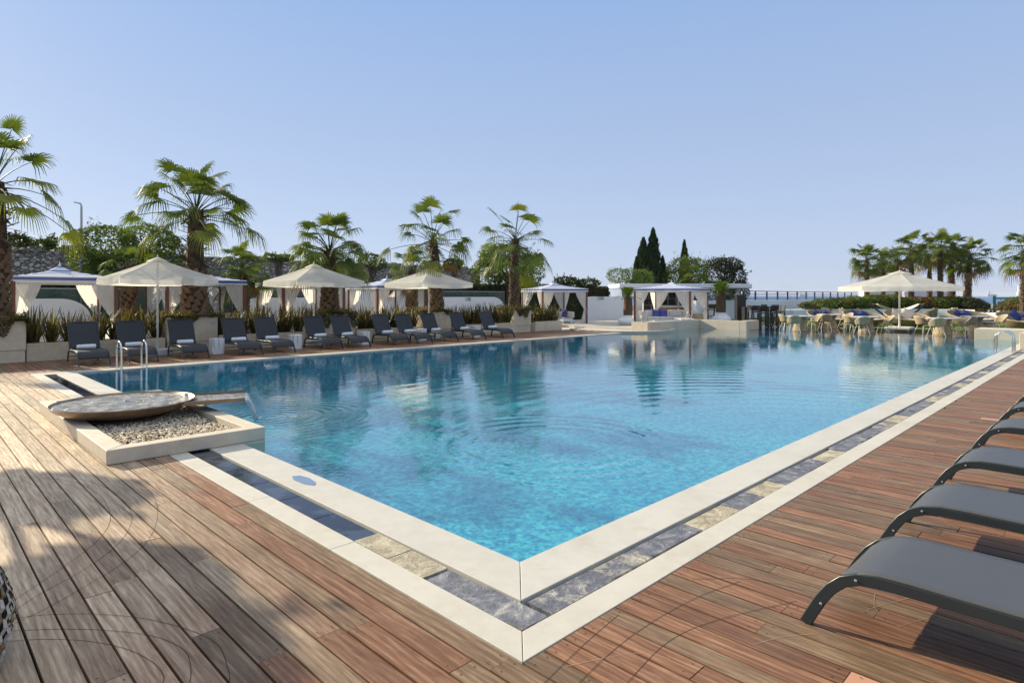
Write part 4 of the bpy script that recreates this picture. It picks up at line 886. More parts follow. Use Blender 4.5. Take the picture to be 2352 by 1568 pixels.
palm(at(1181, 29.0, 1.0), 3.35, .24, .2, 1.65, 26, 22, 'slim tall fan palm in the corner planter right of the loungers', gpa, (.05,0), .4, 1, 17, .85, -40, 0)
gpb = 'smaller fan palms standing among the cabanas'
for (x, Y, H, R, sd, la, n_, z0) in ((296, 22.0, 2.25, 1.0, 41, 'small bright fan palm rising right of the first cabana', 12, .5), (556, 24.2, 1.7, 1.3, 42, 'dense low fan palm above the second cabana', 34, 1.0), (946, 28.3, 1.9, 1.3, 44, 'fan palm with brown hanging fronds above the fourth cabana', 26, .9)):
    palm(at(x, Y, z0), H, .26, .22, R, n_, 20, la, gpb, (0,0), .4, 1, sd, .7, -28, 2 if sd != 44 else 5)
    m = MB(); c_ = at(x, Y, 0); m.box((0,0,z0/2), (1.5,1.1,z0)); p = m.build('back_planter', MT['planter'], loc=c_, rz=RU, bevel=.01); tag(p, 'stone planter holding the '+la, 'planter', 'stone planters among the cabanas')
# unseen tree outside the frame, left: crown blobs placed to shade the near deck
tree(Vector((-9.0, 7.8, 0)), [(.9,-1.4,3.1,.75,.7,.5),(.6,-.45,3.2,.38,.34,.3),(-1.4,1.2,3.3,.8,.42,.33),(-.2,-.9,2.9,.4,.4,.3)], 8000, .11, ('leaf','leaf_l'), 'added unseen tree outside the frame on the left, shading the near deck', 77, trunk=.1, shoots=14)
# ================================================================ WALLS, FENCES AND TREES BEHIND
m = MB(); rw = random.Random(8); u = -16
m.b2(-16, 28.5, 32, 32.8, -.1, 3.66)
ww = uvb(m, 'rubble_wall', MT['rubble']); tag(ww, 'old grey rubble stone boundary wall behind the cabanas', 'wall')
m = MB(); u = -16
while u < 28.3:
    L = rw.uniform(.3, .8); m.b2(u, min(u+L-.02, 28.5), 31.93+rw.uniform(-.03,.03), 32.86, 3.662, 3.70+rw.random()**2*.16); u += L
cpg = m.build('coping_stones', MT['rubble'], ww)
# ivy hedge wall
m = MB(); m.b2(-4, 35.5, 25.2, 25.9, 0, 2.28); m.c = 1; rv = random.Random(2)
for i in range(15000):
    u = rv.uniform(-4, 35.6); z = rv.uniform(.05, 2.36); v = 25.2-rv.uniform(0,.10) if rv.random() < .8 else rv.uniform(25.1, 26); z = z if v < 25.2 else 2.28+rv.uniform(0,.10)
    a = Vector((rv.gauss(0,1), rv.gauss(0,.6), rv.gauss(0,1))).normalized()*rv.uniform(.05,.10); b_ = a.cross(Vector((rv.gauss(0,.4), 1, rv.gauss(0,.4)))).normalized()*.055; c_ = Vector((u, v, z)); m.c = 1; m.add([c_-a, c_+b_, c_+a, c_-b_], [(0,1,2,3)])
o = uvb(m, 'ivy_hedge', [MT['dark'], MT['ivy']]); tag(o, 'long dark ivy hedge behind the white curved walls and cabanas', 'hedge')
# white curved garden walls (profile along u, rounded ends)
def curved_wall(u0, u1, v, h, label, rl=0, rr_=0, world=None, th=.16):
    P = []
    if rl: P += [(u0+rl-rl*cos(pi/2*i/12), h-rl*.75+rl*.75*sin(pi/2*i/12)) for i in range(13)]
    else: P += [(u0, h)]
    if rr_: P += [(u1-rr_+rr_*sin(pi/2*i/12), h-rr_*.75+rr_*.75*cos(pi/2*i/12)) for i in range(13)]
    else: P += [(u1, h)]
    P = [(u0, 0)]+P+[(u1, 0)]; n = len(P); m = MB(); vv = [(p[0], v, p[1]) for p in P]+[(p[0], v+th, p[1]) for p in P]
    m.add(vv, [tuple(range(n)), tuple(range(n, 2*n))[::-1]]+[(i, n+i, n+(i+1) % n, (i+1) % n) for i in range(n)])
    if world: o = m.build('garden_wall', MT['white'], loc=world[0], rz=world[1], bevel=.01)
    else: o = uvb(m, 'garden_wall', MT['white'], bevel=.01)
    return tag(o, label, 'wall', 'low white curved garden walls')
curved_wall(-1.8, 2.3, 24.2, 1.56, 'low white wall with a rounded right end behind the first cabana', 0, .95)
curved_wall(7.7, 11.1, 24.2, 1.58, 'low white wall with a rounded left end behind the third cabana', .8, 0)
curved_wall(12.6, 17.3, 24.0, 2.12, 'taller plain white wall behind the fourth cabana', 0, 0)
curved_wall(17.9, 23.5, 24.2, 1.6, 'low white wall with a rounded right end beside the corner palm', 0, 1.0)
curved_wall(0, 2.9, 0, 1.62, 'shaded blue-white wall with a rounded left end beside the white potted cycad', .5, 0, (at(1342, 39.6), radians(2)))
curved_wall(2.6, 9.5, .5, 1.0, 'low white wall behind the bar stools under the trees', 0, 0, (at(1560, 52), radians(10)))
# green glass screens
for (a, b, la) in ((-2, 7.5, 'left'), (7.6, 15.0, 'middle'), (15.2, 23.9, 'right')):
    r_ = thing('glass_screen', 'green tinted glass screen standing above the white walls, '+la+' stretch', 'glass screen', O0, RU, 'green glass screens'); n = int((b-a)/1.2)
    for i in range(n): m = MB(); x = a+i*(b-a)/n; m.b2(x+.01, x+(b-a)/n-.01, 24.62, 24.635, .1, 1.91); m.build('pane', MT['gglass'], r_)
    m = MB(); m.b2(a, b, 24.61, 24.645, 1.912, 1.94); [m.b2(a+i*(b-a)/n-.012, a+i*(b-a)/n+.012, 24.64, 24.67, 0, 1.91) for i in range(n+1)]; m.build('frame', MT['lamp'], r_)
# little green way-out signs: white running figure and arrow
def exit_sign(P, rz, label):
    r_ = thing('exit_sign', label, 'sign', P, rz, 'small green way-out signs'); m = MB(); m.b2(-.19, .19, -.012, 0, -.085, .085); m.build('plate', MT['signg'], r_)
    m = MB(); y = -.014
    def q(p): m.add([(a, y, b) for a, b in p], [tuple(range(len(p)))])
    q([(-.16,-.065),(-.02,-.065),(-.02,.065),(-.16,.065)]); m.build('panel', MT['signw'], r_)
    m = MB(); y = -.016; q([(-.10,.035),(-.08,.035),(-.08,.055),(-.10,.055)]); q([(-.12,.03),(-.07,.03),(-.08,-.01),(-.11,-.01)]); q([(-.11,-.012),(-.095,-.012),(-.125,-.055),(-.14,-.05)]); q([(-.095,-.012),(-.08,-.012),(-.05,-.05),(-.062,-.055)]); q([(-.07,.028),(-.04,.005),(-.046,-.003),(-.075,.014)]); m.build('figure', MT['signg'], r_)
    m = MB(); q([(.03,-.015),(.11,-.015),(.11,.015),(.03,.015)]); q([(.105,-.045),(.165,0),(.105,.045)]); m.build('arrow', MT['signw'], r_)
exit_sign(W(9.65, 24.19, 1.42), RU, 'small green exit sign on the white wall behind the third cabana')
exit_sign(W(20.55, 24.19, 1.47), RU, 'small green exit sign on the white wall beside the corner palm')
exit_sign(at(1380, 39.5, 1.52), radians(2), 'small green exit sign on the shaded blue-white wall by the white pot')
# lamp post
lp = thing('street_lamp', 'slim grey street lamp rising behind the leafy bush on the left', 'street lamp', at(187, 25.5, 0)); zt = zy(468, 25.5)
m = MB(); m.tube([(0,0,0),(0,0,zt*.6),(0,0,zt-.1)], [.07,.055,.04], 10); m.tube([(0,0,zt-.12),(-.02,0,zt-.02),(-.10,0,zt+.03)], .03, 8); m.build('pole', MT['lamp'], lp, smooth=True)
m = MB(); m.box((-.16, 0, zt+.035), (.26, .13, .05), M=Matrix.Rotation(radians(12), 3, 'Y')); m.build('lamp_head', MT['lamp'], lp, bevel=.02)
# trees on the left
Z = lambda y, Y: zy(y, Y)
def T(x, Y, blobs, n, size, mats, label, seed, **kw):
    b = at(x, Y, 0); bl_ = [((bx-x)/F*Y, dy, Z(by, Y), rx/F*Y, ry_/F*Y if ry_ else rx/F*Y, rz/F*Y) for (bx, by, dy, rx, ry_, rz) in blobs]
    return tree(b, bl_, n, size, [*mats], label, seed, **kw)
T(290, 26.0, [(245,560,0,62,60,42),(335,555,.3,60,60,40),(385,590,0,38,40,42),(200,600,0,34,40,34),(290,610,-.3,70,50,36),(240,638,-.4,45,40,26)], 12000, .07, ('leaf','leaf_l'), 'broad leafy bush tree in front of the stone wall, left of the big palm', 51, shoots=46)
T(45, 33.5, [(42,560,0,26,26,22)], 1500, .09, ('leaf','leaf_d'), 'small rounded dark bush above the stone wall at the far left', 52, shoots=8)
T(102, 33.5, [(100,566,0,24,24,16),(118,556,0,14,14,12)], 900, .09, ('leaf','leaf_d'), 'sparse small tree above the stone wall, right of the rounded bush', 53, shoots=16)
T(158, 33.5, [(160,578,0,24,24,14)], 700, .09, ('leaf_d','leaf'), 'low dark shrub above the stone wall beside the lamp post', 54, shoots=6)
T(640, 34, [(655,592,0,20,20,8),(622,590,0,16,16,7)], 700, .09, ('leaf','leaf_l'), 'pale bush right of the second cabana palm, against the wall', 55, shoots=12)
T(850, 37, [(850,598,0,26,30,16),(872,608,0,18,20,12)], 900, .09, ('leaf','leaf_d'), 'sparse treetop over the wall right of the middle palm', 56, shoots=14)
T(1040, 40, [(1040,608,0,22,26,14)], 1000, .09, ('leaf_d','leaf'), 'small dark treetop over the wall right of the airy palm', 57, shoots=8)
T(1165, 39, [(1165,608,0,66,60,46),(1120,630,-.3,38,40,36),(1212,622,0,38,40,40),(1150,585,0,48,50,26)], 9500, .085, ('leaf_l','leaf'), 'large light green broadleaf tree behind the corner palm', 58, shoots=40)
T(1300, 44, [(1300,646,0,28,30,11),(1350,650,0,28,30,10),(1210,652,0,16,16,8)], 1900, .10, ('leaf_d','leaf'), 'low spreading dark treetops over the hedge right of the cabana', 59, shoots=16)
# pruned olive-like tree with pale stems
T(1430, 46, [(1420,633,0,27,26,17),(1450,632,.3,22,22,17),(1478,640,.4,26,24,22),(1455,655,.5,18,20,12)], 5200, .055, ('leaf','leaf_l'), 'round pruned olive tree with pale stems beside the cypresses', 60, shoots=26, barkm='palebark', trunk=.07)
# cypresses
def cypress(x, Y, top, bot, wpx, label, seed, tips=()):
    rnd = random.Random(seed); b = at(x, Y, 0); r_ = thing('cypress_tree', label, 'cypress', b, 0, 'dark cypresses'); m = MB(); m.tube([(0,0,0),(0,0,2)], [.14,.1], 8); m.build('trunk', MT['bark'], r_)
    m = MB()
    for (dx, tp, wp, dn) in ((0, top, wpx, 1.0),)+tips:
        X0 = dx/F*Y; zt = Z(tp, Y); zb = Z(bot, Y); R = wp/F*Y
        for i in range(int(7000*dn)):
            f = rnd.random()**.8; a = rnd.uniform(0, 2*pi); env = R*(1-f)**.60*(.75+.25*min(1,f*6))*(.82+.18*sin(a*4+f*22+seed)+.15*sin(a*9-f*31)); rr = env*(rnd.random()**.35); z = zb+(zt-zb)*f
            lean = Vector((cos(a)*.25, sin(a)*.25, 1)).normalized(); s_ = rnd.uniform(.06,.16); c_ = Vector((X0+rr*cos(a), rr*sin(a), z)); q = lean.cross(Vector((rnd.gauss(0,1), rnd.gauss(0,1), 0))).normalized()*s_*.28
            m.add([c_-lean*s_, c_+q, c_+lean*s_*1.3, c_-q], [(0,1,2,3)])
    m.build('crown', [MT['cyp']], r_)
cypress(1500, 50, 526, 668, 29, 'tallest pointed cypress behind the striped platform cabana', 61, ((-22, 548, 29, 1.1), (-38, 592, 14, .5), (22, 590, 14, .5)))
cypress(1572, 56, 553, 668, 16, 'single cypress tip rising above the light green tree', 62)
T(1570, 50, [(1570,630,0,42,40,40),(1548,645,-.3,30,30,28),(1600,622,.2,30,34,30)], 7500, .08, ('leaf','leaf_l'), 'glossy green tree behind the bar roof, between cypress and dark tree', 63, shoots=34)
T(1668, 53, [(1650,628,0,36,40,36),(1690,640,.3,26,30,34),(1672,610,0,34,34,18),(1700,668,.2,22,24,26),(1640,675,0,40,30,30)], 11000, .09, ('leaf_d','leaf_d'), 'dense almost black evergreen tree behind the right end of the bar', 64, shoots=30, trunk=.2)
palm(at(1590, 48, 0), zy(640,48)-.2, .16, .12, 1.55, 24, 18, 'small fan palm with a yellow frond behind the platform cabana', None, (0,0), .4, 1, 65, .7, -20, 2)

# ================================================================ THE BAR
Yb = 43.0; bar = thing('poolside_bar', 'white flat-roofed poolside bar with oak counter and bottle shelves', 'bar', at(1575, Yb))
X_ = lambda x: (x-1575)/F*Yb
m = MB(); za, zb = Z(661, Yb-1), Z(651.5, Yb-1); pts = [(X_(1417), -1.0), (X_(1560), -1.2), (X_(1690), -1.0), (X_(1722), -.4), (X_(1735), .6), (X_(1735), 4), (X_(1417), 4)]
m.prism(pts, za, zb); m.build('roof', MT['white'], bar, bevel=.02)
for (x, y) in ((1553.7, -.5), (1687, -.6), (1722, .9), (1432, -.5)): m = MB(); m.tube([(X_(x), y, -.03), (X_(x), y, za)], .06, 10); m.build('post', MT['lamp'], bar, smooth=True)
m = MB(); m.b2(X_(1522), X_(1640), 0, .12, .3, Z(704, Yb)-.06); m.b2(X_(1522), X_(1524), .12, 1.2, .3, Z(704, Yb)-.06); m.build('counter', MT['barwood'], bar, bevel=.01)
m = MB(); m.b2(X_(1518), X_(1644), -.12, .45, Z(704, Yb)-.055, Z(702, Yb)); m.build('counter_top', MT['creamc'], bar, bevel=.01)
m = MB(); m.b2(X_(1520), X_(1642), -.06, .3, 0, .299); m.build('plinth', MT['block'], bar)
m = MB(); x0, x1 = X_(1500), X_(1640); m.b2(x0, x1, 3.4, 3.5, .2, za)
sh = MB(); 
for i in range(8): x = x0+(x1-x0)*i/7; sh.b2(x-.025, x+.025, 3.02, 3.399, .2, za-.01)
for z in (.95, 1.45, 1.95): sh.b2(x0, x1, 3.0, 3.4, z, z+.04)
m.build('back_panel', plain('shelf_back', (.10,.10,.10), .7), bar); so_ = sh.build('shelf', MT['lamp'], bar); rb = random.Random(9); bm_ = []
for i, (cg) in enumerate(((.10,.07,.03),(.02,.06,.03),(.35,.30,.2),(.30,.08,.04))):
    b_ = MB(); b_.lathe([(.04,0),(.042,.02),(.042,.19),(.016,.24),(.015,.30),(0,.30)], 8); o = b_.build('bottle', plain('glass_%s' % 'abcd'[i], cg, .15, .3)); bm_.append(o.data); bpy.data.objects.remove(o)
for z in (.99, 1.49, 1.99):
    for i in range(28):
        if rb.random() < .2: continue
        o = bpy.data.objects.new('bottle', rb.choice(bm_)); C.objects.link(o); o.location = at(1575, Yb)+Vector((x0+.1+(x1-x0-.2)*i/27, 3.15, z)); q = rb.uniform(.8, 1.2); o.scale = (q, q, q)
        tag(o, 'spirit bottle on the '+{.99:'lower',1.49:'middle',1.99:'upper'}[z]+' shelf of the poolside bar', 'bottle', 'bottles on the '+{.99:'lower',1.49:'middle',1.99:'upper'}[z]+' bar shelf')
for i in range(3):
    m = MB(); m.lathe([(.035,0),(.04,.02),(.04,.16),(.02,.2),(.02,.24),(0,.24)], 10); o = m.build('carafe', MT['pot'], smooth=True); o.location = at(1606+i*4.5, Yb+.1, Z(702, Yb)); tag(o, 'white carafe on the bar counter, '+('left','middle','right')[i]+' one of three', 'carafe', 'white carafes on the bar')
# bar stools, dark high chairs and tables
def high_chair():
    r_ = thing('bar_chair', 'x', 'bar chair')
    for (x, y) in ((-.19,-.19),(.19,-.19)): m = MB(); m.bar([(x*1.1,y*1.15,0),(x,y,.74)], (1,0,0), .04, .04); m.build('leg', MT['black'], r_)
    for x in (-.19,.19): m = MB(); m.bar([(x*1.1,.25,0),(x,.19,.74),(x,.24,1.12)], (1,0,0), .04, .04); m.build('leg', MT['black'], r_)
    m = MB(); m.box((0,0,.755), (.44,.44,.05)); m.build('seat', MT['black'], r_, bevel=.015)
    m = MB(); m.box((0,.235,.98), (.40,.03,.30), M=Matrix.Rotation(radians(-8), 3, 'X')); m.build('backrest', MT['black'], r_, bevel=.01)
    m = MB(); m.b2(-.19,.19,-.21,-.18,.28,.31); m.b2(-.19,.19,.2,.23,.34,.37); m.build('footrest', MT['black'], r_); return r_
mk_hc = Maker(high_chair)
def high_table(P, label):
    r_ = thing('bar_table', label, 'bar table', P, .3, 'dark high tables'); m = MB(); m.box((0,0,1.03), (.75,.75,.04)); m.build('tabletop', MT['black'], r_, bevel=.01)
    for x in (-.33,.33):
        for y in (-.33,.33): m = MB(); m.box((x,y,.505), (.06,.06,1.01)); m.build('leg', MT['black'], r_)
high_table(at(1746, 36.5), 'dark square high table among black bar chairs, farther back'); high_table(at(1762, 33.8), 'dark square high table among black bar chairs, nearest')
for (x, Y, rz, la) in ((1729, 36.2, pi/2+.2, 'leftmost, back turned to the bar'), (1738, 34.8, 2.6, 'at the left front of the high table'), (1760, 38.0, .2, 'behind the tables against the white wall'), (1779, 36.8, -.6, 'at the right rear of the tables'),
                   (1772, 33.0, 3.3, 'nearest, back towards the pool'), (1790, 35.2, -pi/2+.2, 'rightmost of the high table group'), (1751, 32.9, 3.0, 'front, left of the nearest one')):
    mk_hc(at(x, Y), rz, 'black high bar chair '+la, 'black high chairs round the dark tables')
for (x, Y, la) in ((1634, 40.5, 'left one of the pair at the bar'), (1647, 40.8, 'right one of the pair at the bar')): mk_hc(at(x, Y), 2.9, 'black high bar chair, '+la, 'black high chairs at the bar counter')
for (x0_, x1_, h, Y, la) in ((1690, 1710, 1.75, 38.5, 'tall black loudspeaker cabinet at the right end of the bar'), (1707, 1717, 1.0, 37.6, 'lower black cabinet in front of the tall loudspeaker')):
    m = MB(); w_ = (x1_-x0_)/F*Y; m.box((0,0,h/2), (w_,.5,h)); m.box((0,-.255,h*.7), (w_*.8,.012,h*.35)); m.box((0,-.255,h*.28), (w_*.8,.012,h*.4)); o = m.build('loudspeaker', MT['black'], bevel=.01, loc=at((x0_+x1_)/2, Y, -.0)); tag(o, la, 'loudspeaker')
# white pots with cycads
def cycad(P, tz, tr_, R, label, seed, n=46):
    rnd = random.Random(seed); r_ = thing('cycad', label, 'cycad', P); m = MB(); m.lathe([(tr_*1.05,0),(tr_*1.1,tz*.3),(tr_,tz*.8),(tr_*.8,tz)], 14, wob=lambda a, z: .06*sin(a*9)*sin(z*60)); m.build('trunk', MT['trunk'], r_)
    m = MB()
    for i in range(n):
        a = i*2.39996; el = radians(80-80*(i/n)); d_ = Vector((cos(a)*cos(el), sin(a)*cos(el), sin(el))); L = R*rnd.uniform(.85,1.1); pv_ = None; s_ = Vector((-sin(a), cos(a), 0))
        for k_ in range(15):
            t = k_/14; c_ = Vector((0,0,tz-.02))+d_*L*t+Vector((0,0,-.42))*L*t*t; c_ += Vector((0,0,.0))
            if pv_ is not None:
                tg = (c_-pv_).normalized(); ll = .26*R*sin(pi*min(1,t*.9+.12))
                for sg in (-1,1):
                    e = c_+(s_*sg+tg*.7).normalized()*ll+Vector((0,0,.04-.05*t)); q = tg*.022*R
                    m.add([c_-q, c_+q, e], [(0,1,2)])
            pv_ = c_
    m.build('crown', [MT['cycad']], r_)
def pot(P, s_, label):
    m = MB(); m.lathe([(.26,0),(.40,.06),(.50,.18),(.52,.27),(.47,.36),(.37,.43),(.35,.46),(.355,.60),(.375,.62),(.34,.62),(.32,.58),(0,.56)], 36); o = m.build('plant_pot', MT['pot'], smooth=True, loc=P, sharp=50); o.scale = (s_,)*3; tag(o, label, 'plant pot', 'white glazed plant pots')
Pp = at(1438, 33.0, .10); pot(Pp, .86, 'glossy white round pot left of the platform cabana'); cycad(Pp+Vector((.12,.1,.5)), 1.05, .23, .95, 'feathery green cycad in the white pot left of the platform cabana', 3)
Pp = at(1657, 34.6, .12); pot(Pp, 1.0, 'glossy white round pot behind the right end of the platform wall'); cycad(Pp+Vector((.0,.1,.55)), 1.2, .25, 1.2, 'feathery green cycad in the white pot right of the platform cabana', 4)

# ================================================================ CABANA FURNITURE
def sofa(P, rz, L1, L2, label, seatz=.38):
    r_ = thing('corner_sofa', label, 'sofa', P, rz, 'white corner sofas'); 
    for (a, b, c_, d_) in ((0, L1, 0, .75), (L1-.75, L1, -L2, -.005)):
        m = MB(); m.b2(a, b, c_, d_, .16, .25); m.build('frame', MT['whitep'], r_, bevel=.01); n = max(1, round(max(b-a, d_-c_)/.8)); 
        for i in range(n):
            m = MB()
            if b-a > d_-c_ : w_ = (b-a)/n; m.b2(a+i*w_+.01, a+(i+1)*w_-.01, c_, d_-.12, .255, seatz)
            else: w_ = (d_-c_)/n; m.b2(a, b-.12, c_+i*w_+.01, c_+(i+1)*w_-.01, .255, seatz)
            m.build('seat_cushion', MT['creamc'], r_, bevel=.04)
            m = MB()
            if b-a > d_-c_: m.b2(a+i*w_+.01, a+(i+1)*w_-.01, d_-.2, d_-.02, seatz+.005, .74)
            else: m.b2(b-.2, b-.02, c_+i*w_+.01, c_+(i+1)*w_-.01, seatz+.005, .74)
            m.build('back_cushion', MT['creamc'], r_, bevel=.05)
    m = MB(); m.b2(-.12, -.01, .0, .75, .05, .66); m.build('armrest', MT['creamc'], r_, bevel=.03)
    for (x, y) in ((.05,.05),(.05,.7),(L1-.05,.7),(L1-.05,-L2+.05),(L1-.7,-L2+.05)): m = MB(); m.box((x,y,.08), (.05,.05,.16)); m.build('leg', MT['whitep'], r_)
def pillow(P, rz, label, mat, s_=.48, tilt=65, group=None, roll=0):
    m = MB()
    def fn(a, b, sg):
        x, y = a*2-1, b*2-1; e = (1-abs(x)**3)*(1-abs(y)**3); k_ = 1-.10*(1-max(0,1-abs(x*y))) ; return Vector((x*s_/2*(1-.06*(1-y*y)), y*s_/2*(1-.06*(1-x*x)), sg*.085*e**.6))
    m.grid(lambda a, b: fn(a, b, 1), 10, 10); m.grid(lambda a, b: fn(1-a, b, -1), 10, 10)
    o = m.build('cushion', mat, smooth=True, sharp=180, loc=P); o.rotation_euler = (Matrix.Rotation(rz, 3, 'Z') @ Matrix.Rotation(radians(tilt), 3, 'X') @ Matrix.Rotation(roll, 3, 'Z')).to_euler(); tag(o, label, 'cushion', group)
def coffee(P, rz, label, sx=.8, sy=.8):
    r_ = thing('coffee_table', label, 'coffee table', P, rz, 'low white coffee tables'); m = MB(); m.box((0,0,.32), (sx,sy,.035)); m.build('tabletop', MT['whitep'], r_, bevel=.006)
    for x in (-1,1): 
        for y in (-1,1): m = MB(); m.box((x*(sx/2-.04), y*(sy/2-.04), .152), (.035,.035,.3)); m.build('leg', MT['whitep'], r_)
R5 = radians(22.5); A5 = Vector((1.66, 33.5, 0)); L5 = lambda x, y, z=0: A5+Matrix.Rotation(R5, 3, 'Z')@Vector((x, y, z))
sofa(L5(.15, 1.95, .02), R5, 2.4, .95, 'white corner sofa with patterned blue cushions in the cabana by the ivy hedge'); coffee(L5(.9, .75, .0), R5, 'low white coffee table in front of the cabana sofa, left'); coffee(L5(1.55, .35, .0), R5, 'low white side table at the pool side of the cabana sofa', .6, .6)
for i, (x, y, r_) in enumerate(((1.35, 2.32, 0), (1.75, 2.30, .1), (2.22, 1.75, -pi/2))): pillow(L5(x, y, .66), R5+r_, 'patterned blue cushion on the sofa by the ivy hedge, '+('left','middle','right')[i]+' of three', MT['pattern'], .46, 72, 'patterned blue cushions')
R6 = radians(0); A6 = at(1545, 34.3, .12)
sofa(A6+Vector((-1.35, .2, 0)), 0.06, 2.9, .2, 'white corner sofa inside the cabana on the stone platform'); coffee(A6+Vector((.3,-1.2,0)), .2, 'low white coffee table inside the platform cabana')
for i, x in enumerate((-.75, -.35)): pillow(A6+Vector((x, .68, .54)), .0, 'patterned blue cushion on the platform sofa, '+('left','right')[i], MT['pattern'], .46, 72, 'patterned blue cushions on the platform sofa')
m = MB(); m.lathe([(.30,0),(.34,.1),(.34,.45),(.30,.55),(0,.56)], 24); o = m.build('woven_basket', MT['wicker'], smooth=True, loc=at(1601, 34.6, .12)); tag(o, 'pale woven basket standing by the right posts of the platform cabana', 'basket')
# ================================================================ DINING TERRACE AND GARDEN ON THE RIGHT
def dining_table(P, label):
    r_ = thing('dining_table', label, 'table', P, 0, 'round white-topped tables on wicker pedestals'); m = MB(); m.lathe([(.05,.60),(.35,.665),(.60,.695),(.63,.71),(.63,.725),(.61,.73),(0,.73)], 44); m.build('tabletop', MT['ttop'], r_, smooth=True, sharp=30)
    m = MB(); m.lathe([(.34,0),(.33,.12),(.29,.28),(.25,.42),(.235,.52),(.26,.60),(.33,.66)], 32); m.build('pedestal', MT['wicker'], r_, smooth=True)
def wicker_chair():
    r_ = thing('wicker_chair', 'x', 'chair'); m = MB()      # local +y = direction the sitter faces
    m.lathe([(.0,.405),(.20,.40),(.255,.42),(.26,.44),(.2,.445),(0,.43)], 26); m.build('seat', MT['wicker'], r_, smooth=True)
    m = MB(); n = 18
    def sh(a, b):
        an = radians(-90+(a-.5)*170); h = .36*(1-.6*abs(2*a-1)**2.2); rr = .265+.07*b*(1-.3*abs(2*a-1)); return Vector((rr*cos(an), rr*sin(an)-.02-.05*b, .42+h*b))
    m.grid(sh, n, 8); bo = m.build('backrest', MT['wicker'], r_, smooth=True, solid=.022, sharp=180)
    m = MB(); m.tube([sh(0,b/6) for b in range(6)]+[sh(a/18,1) for a in range(19)]+[sh(1,1-b/6) for b in range(1,7)], .014, 6); m.build('rim', MT['cleg'], bo, smooth=True)
    for (x, y) in ((-.17,.17),(.17,.17),(-.17,-.19),(.17,-.19)): m = MB(); m.tube([(x*.8,y*.8,.42),(x*1.45,y*1.5,.0)], [.016,.012], 8); m.build('leg', MT['cleg'], r_, smooth=True)
    return r_
mk_wc = Maker(wicker_chair)
tabs = [(1838, 29.6, 'leftmost dining table, nearest the black bar chairs'), (1907, 31.9, 'second dining table from the left, farther back'), (1991, 28.5, 'dining table just left of the big parasol'), (2166, 26.6, 'dining table just right of the big parasol pole'), (2242, 29.0, 'rightmost dining table, behind the raised stone block')]
for (x, Y, la) in tabs: dining_table(at(x, Y, -.02), 'round white-topped wicker '+la)
chs = [(1808, 30.2, -90, 'left of the leftmost table'), (1823, 28.6, -15, 'in front of the leftmost table'), (1868, 30.2, 95, 'right of the leftmost table'), (1894, 30.6, -10, 'in front of the second table'), (1941, 32.3, 100, 'right of the second table'),
       (1957, 28.8, -85, 'left of the table by the parasol'), (1979, 27.2, -10, 'in front of the table left of the parasol'), (2032, 28.3, 80, 'right of the table left of the parasol'), (2122, 27.3, -80, 'left of the nearest table right of the parasol'), (2150, 25.5, -12, 'in front of the nearest table right of the parasol'),
       (2204, 26.4, 75, 'right of the nearest table right of the parasol'), (2223, 27.6, -10, 'in front of the rightmost table'), (2291, 29.6, 85, 'right of the rightmost table'), (2178, 28.4, 190, 'behind the nearest table right of the parasol')]
for (x, Y, a, la) in chs: mk_wc(at(x, Y, -.02), radians(a), 'pale wicker tub chair '+la, 'pale wicker chairs round the dining tables')
def daybed(P, rz, R, label, cush, cl, seed=1):
    r_ = thing('wicker_daybed', label, 'daybed', P, rz, 'round wicker daybeds'); m = MB(); K = 10; J = 44      # open side towards local -y, high back at +y
    def bowl(a, b):
        an = 2*pi*b; bk = (1+sin(an))/2; zr = .36+.50*bk**1.3; t = a; rr = R*(.42+.58*t**.7)*(1+.06*t*bk); z = .03+(zr-.03)*t**1.5; return Vector((rr*cos(an), rr*sin(an)*.9, z))
    m.grid(bowl, K, J); m.lathe([(.0,.02),(R*.42,.03)], J); m.build('shell', MT['wicker_d'], r_, smooth=True, solid=.03, sharp=180)
    m = MB(); m.tube([bowl(1, b/J) for b in range(J)], .028, 8, closed=True); m.build('rim', MT['wicker'], r_, smooth=True)
    m = MB(); m.lathe([(0,.28),(R*.84,.28),(R*.88,.33),(R*.84,.39),(0,.41)], 40); m.v = [(p[0], p[1]*.88, p[2]) for p in m.v]; m.build('mattress', MT['creamc'], r_, smooth=True, sharp=50)
    M_ = Matrix.Rotation(rz, 3, 'Z')
    for i, (x, y, s_, t, ro) in enumerate(cush): pillow(Vector(P)+M_@Vector((x*R, y*R, .42+s_*.40)), rz+(-.5 if x > 0 else .5)*.6, ('navy','beige')[cl == 'beige']+' cushion in the '+label.replace('round wicker daybed ', 'daybed ')+', '+('left','right','front')[i], MT[cl], s_, t, None, ro)
daybed(at(1899, 34.8, 0), radians(14), 1.0, 'round wicker daybed behind the second table, half hidden', [(-.35,.35,.52,60,.6),(.3,.4,.46,60,.7)], 'navy')
daybed(at(1985, 34.3, 0), radians(12), 1.05, 'round wicker daybed left of the big parasol pole', [(-.25,.4,.54,60,.7),(.3,.4,.46,60,.8)], 'navy')
daybed(at(2085, 33.5, 0), radians(10), 1.12, 'round wicker daybed right behind the big parasol pole', [(-.38,.30,.60,60,.75),(.12,.2,.62,58,.8)], 'beige')
daybed(at(2232, 34.2, 0), radians(8), 1.15, 'round wicker daybed behind the rightmost table', [(-.55,.2,.55,60,.5),(.05,.4,.5,60,.8),(-.3,0,.5,40,.3)], 'navy')
daybed(at(2358, 30.5, .0), radians(0), 1.2, 'round wicker daybed cut off by the right edge', [(-.2,.3,.62,60,.6),(.0,.0,.5,50,.4)], 'navy')
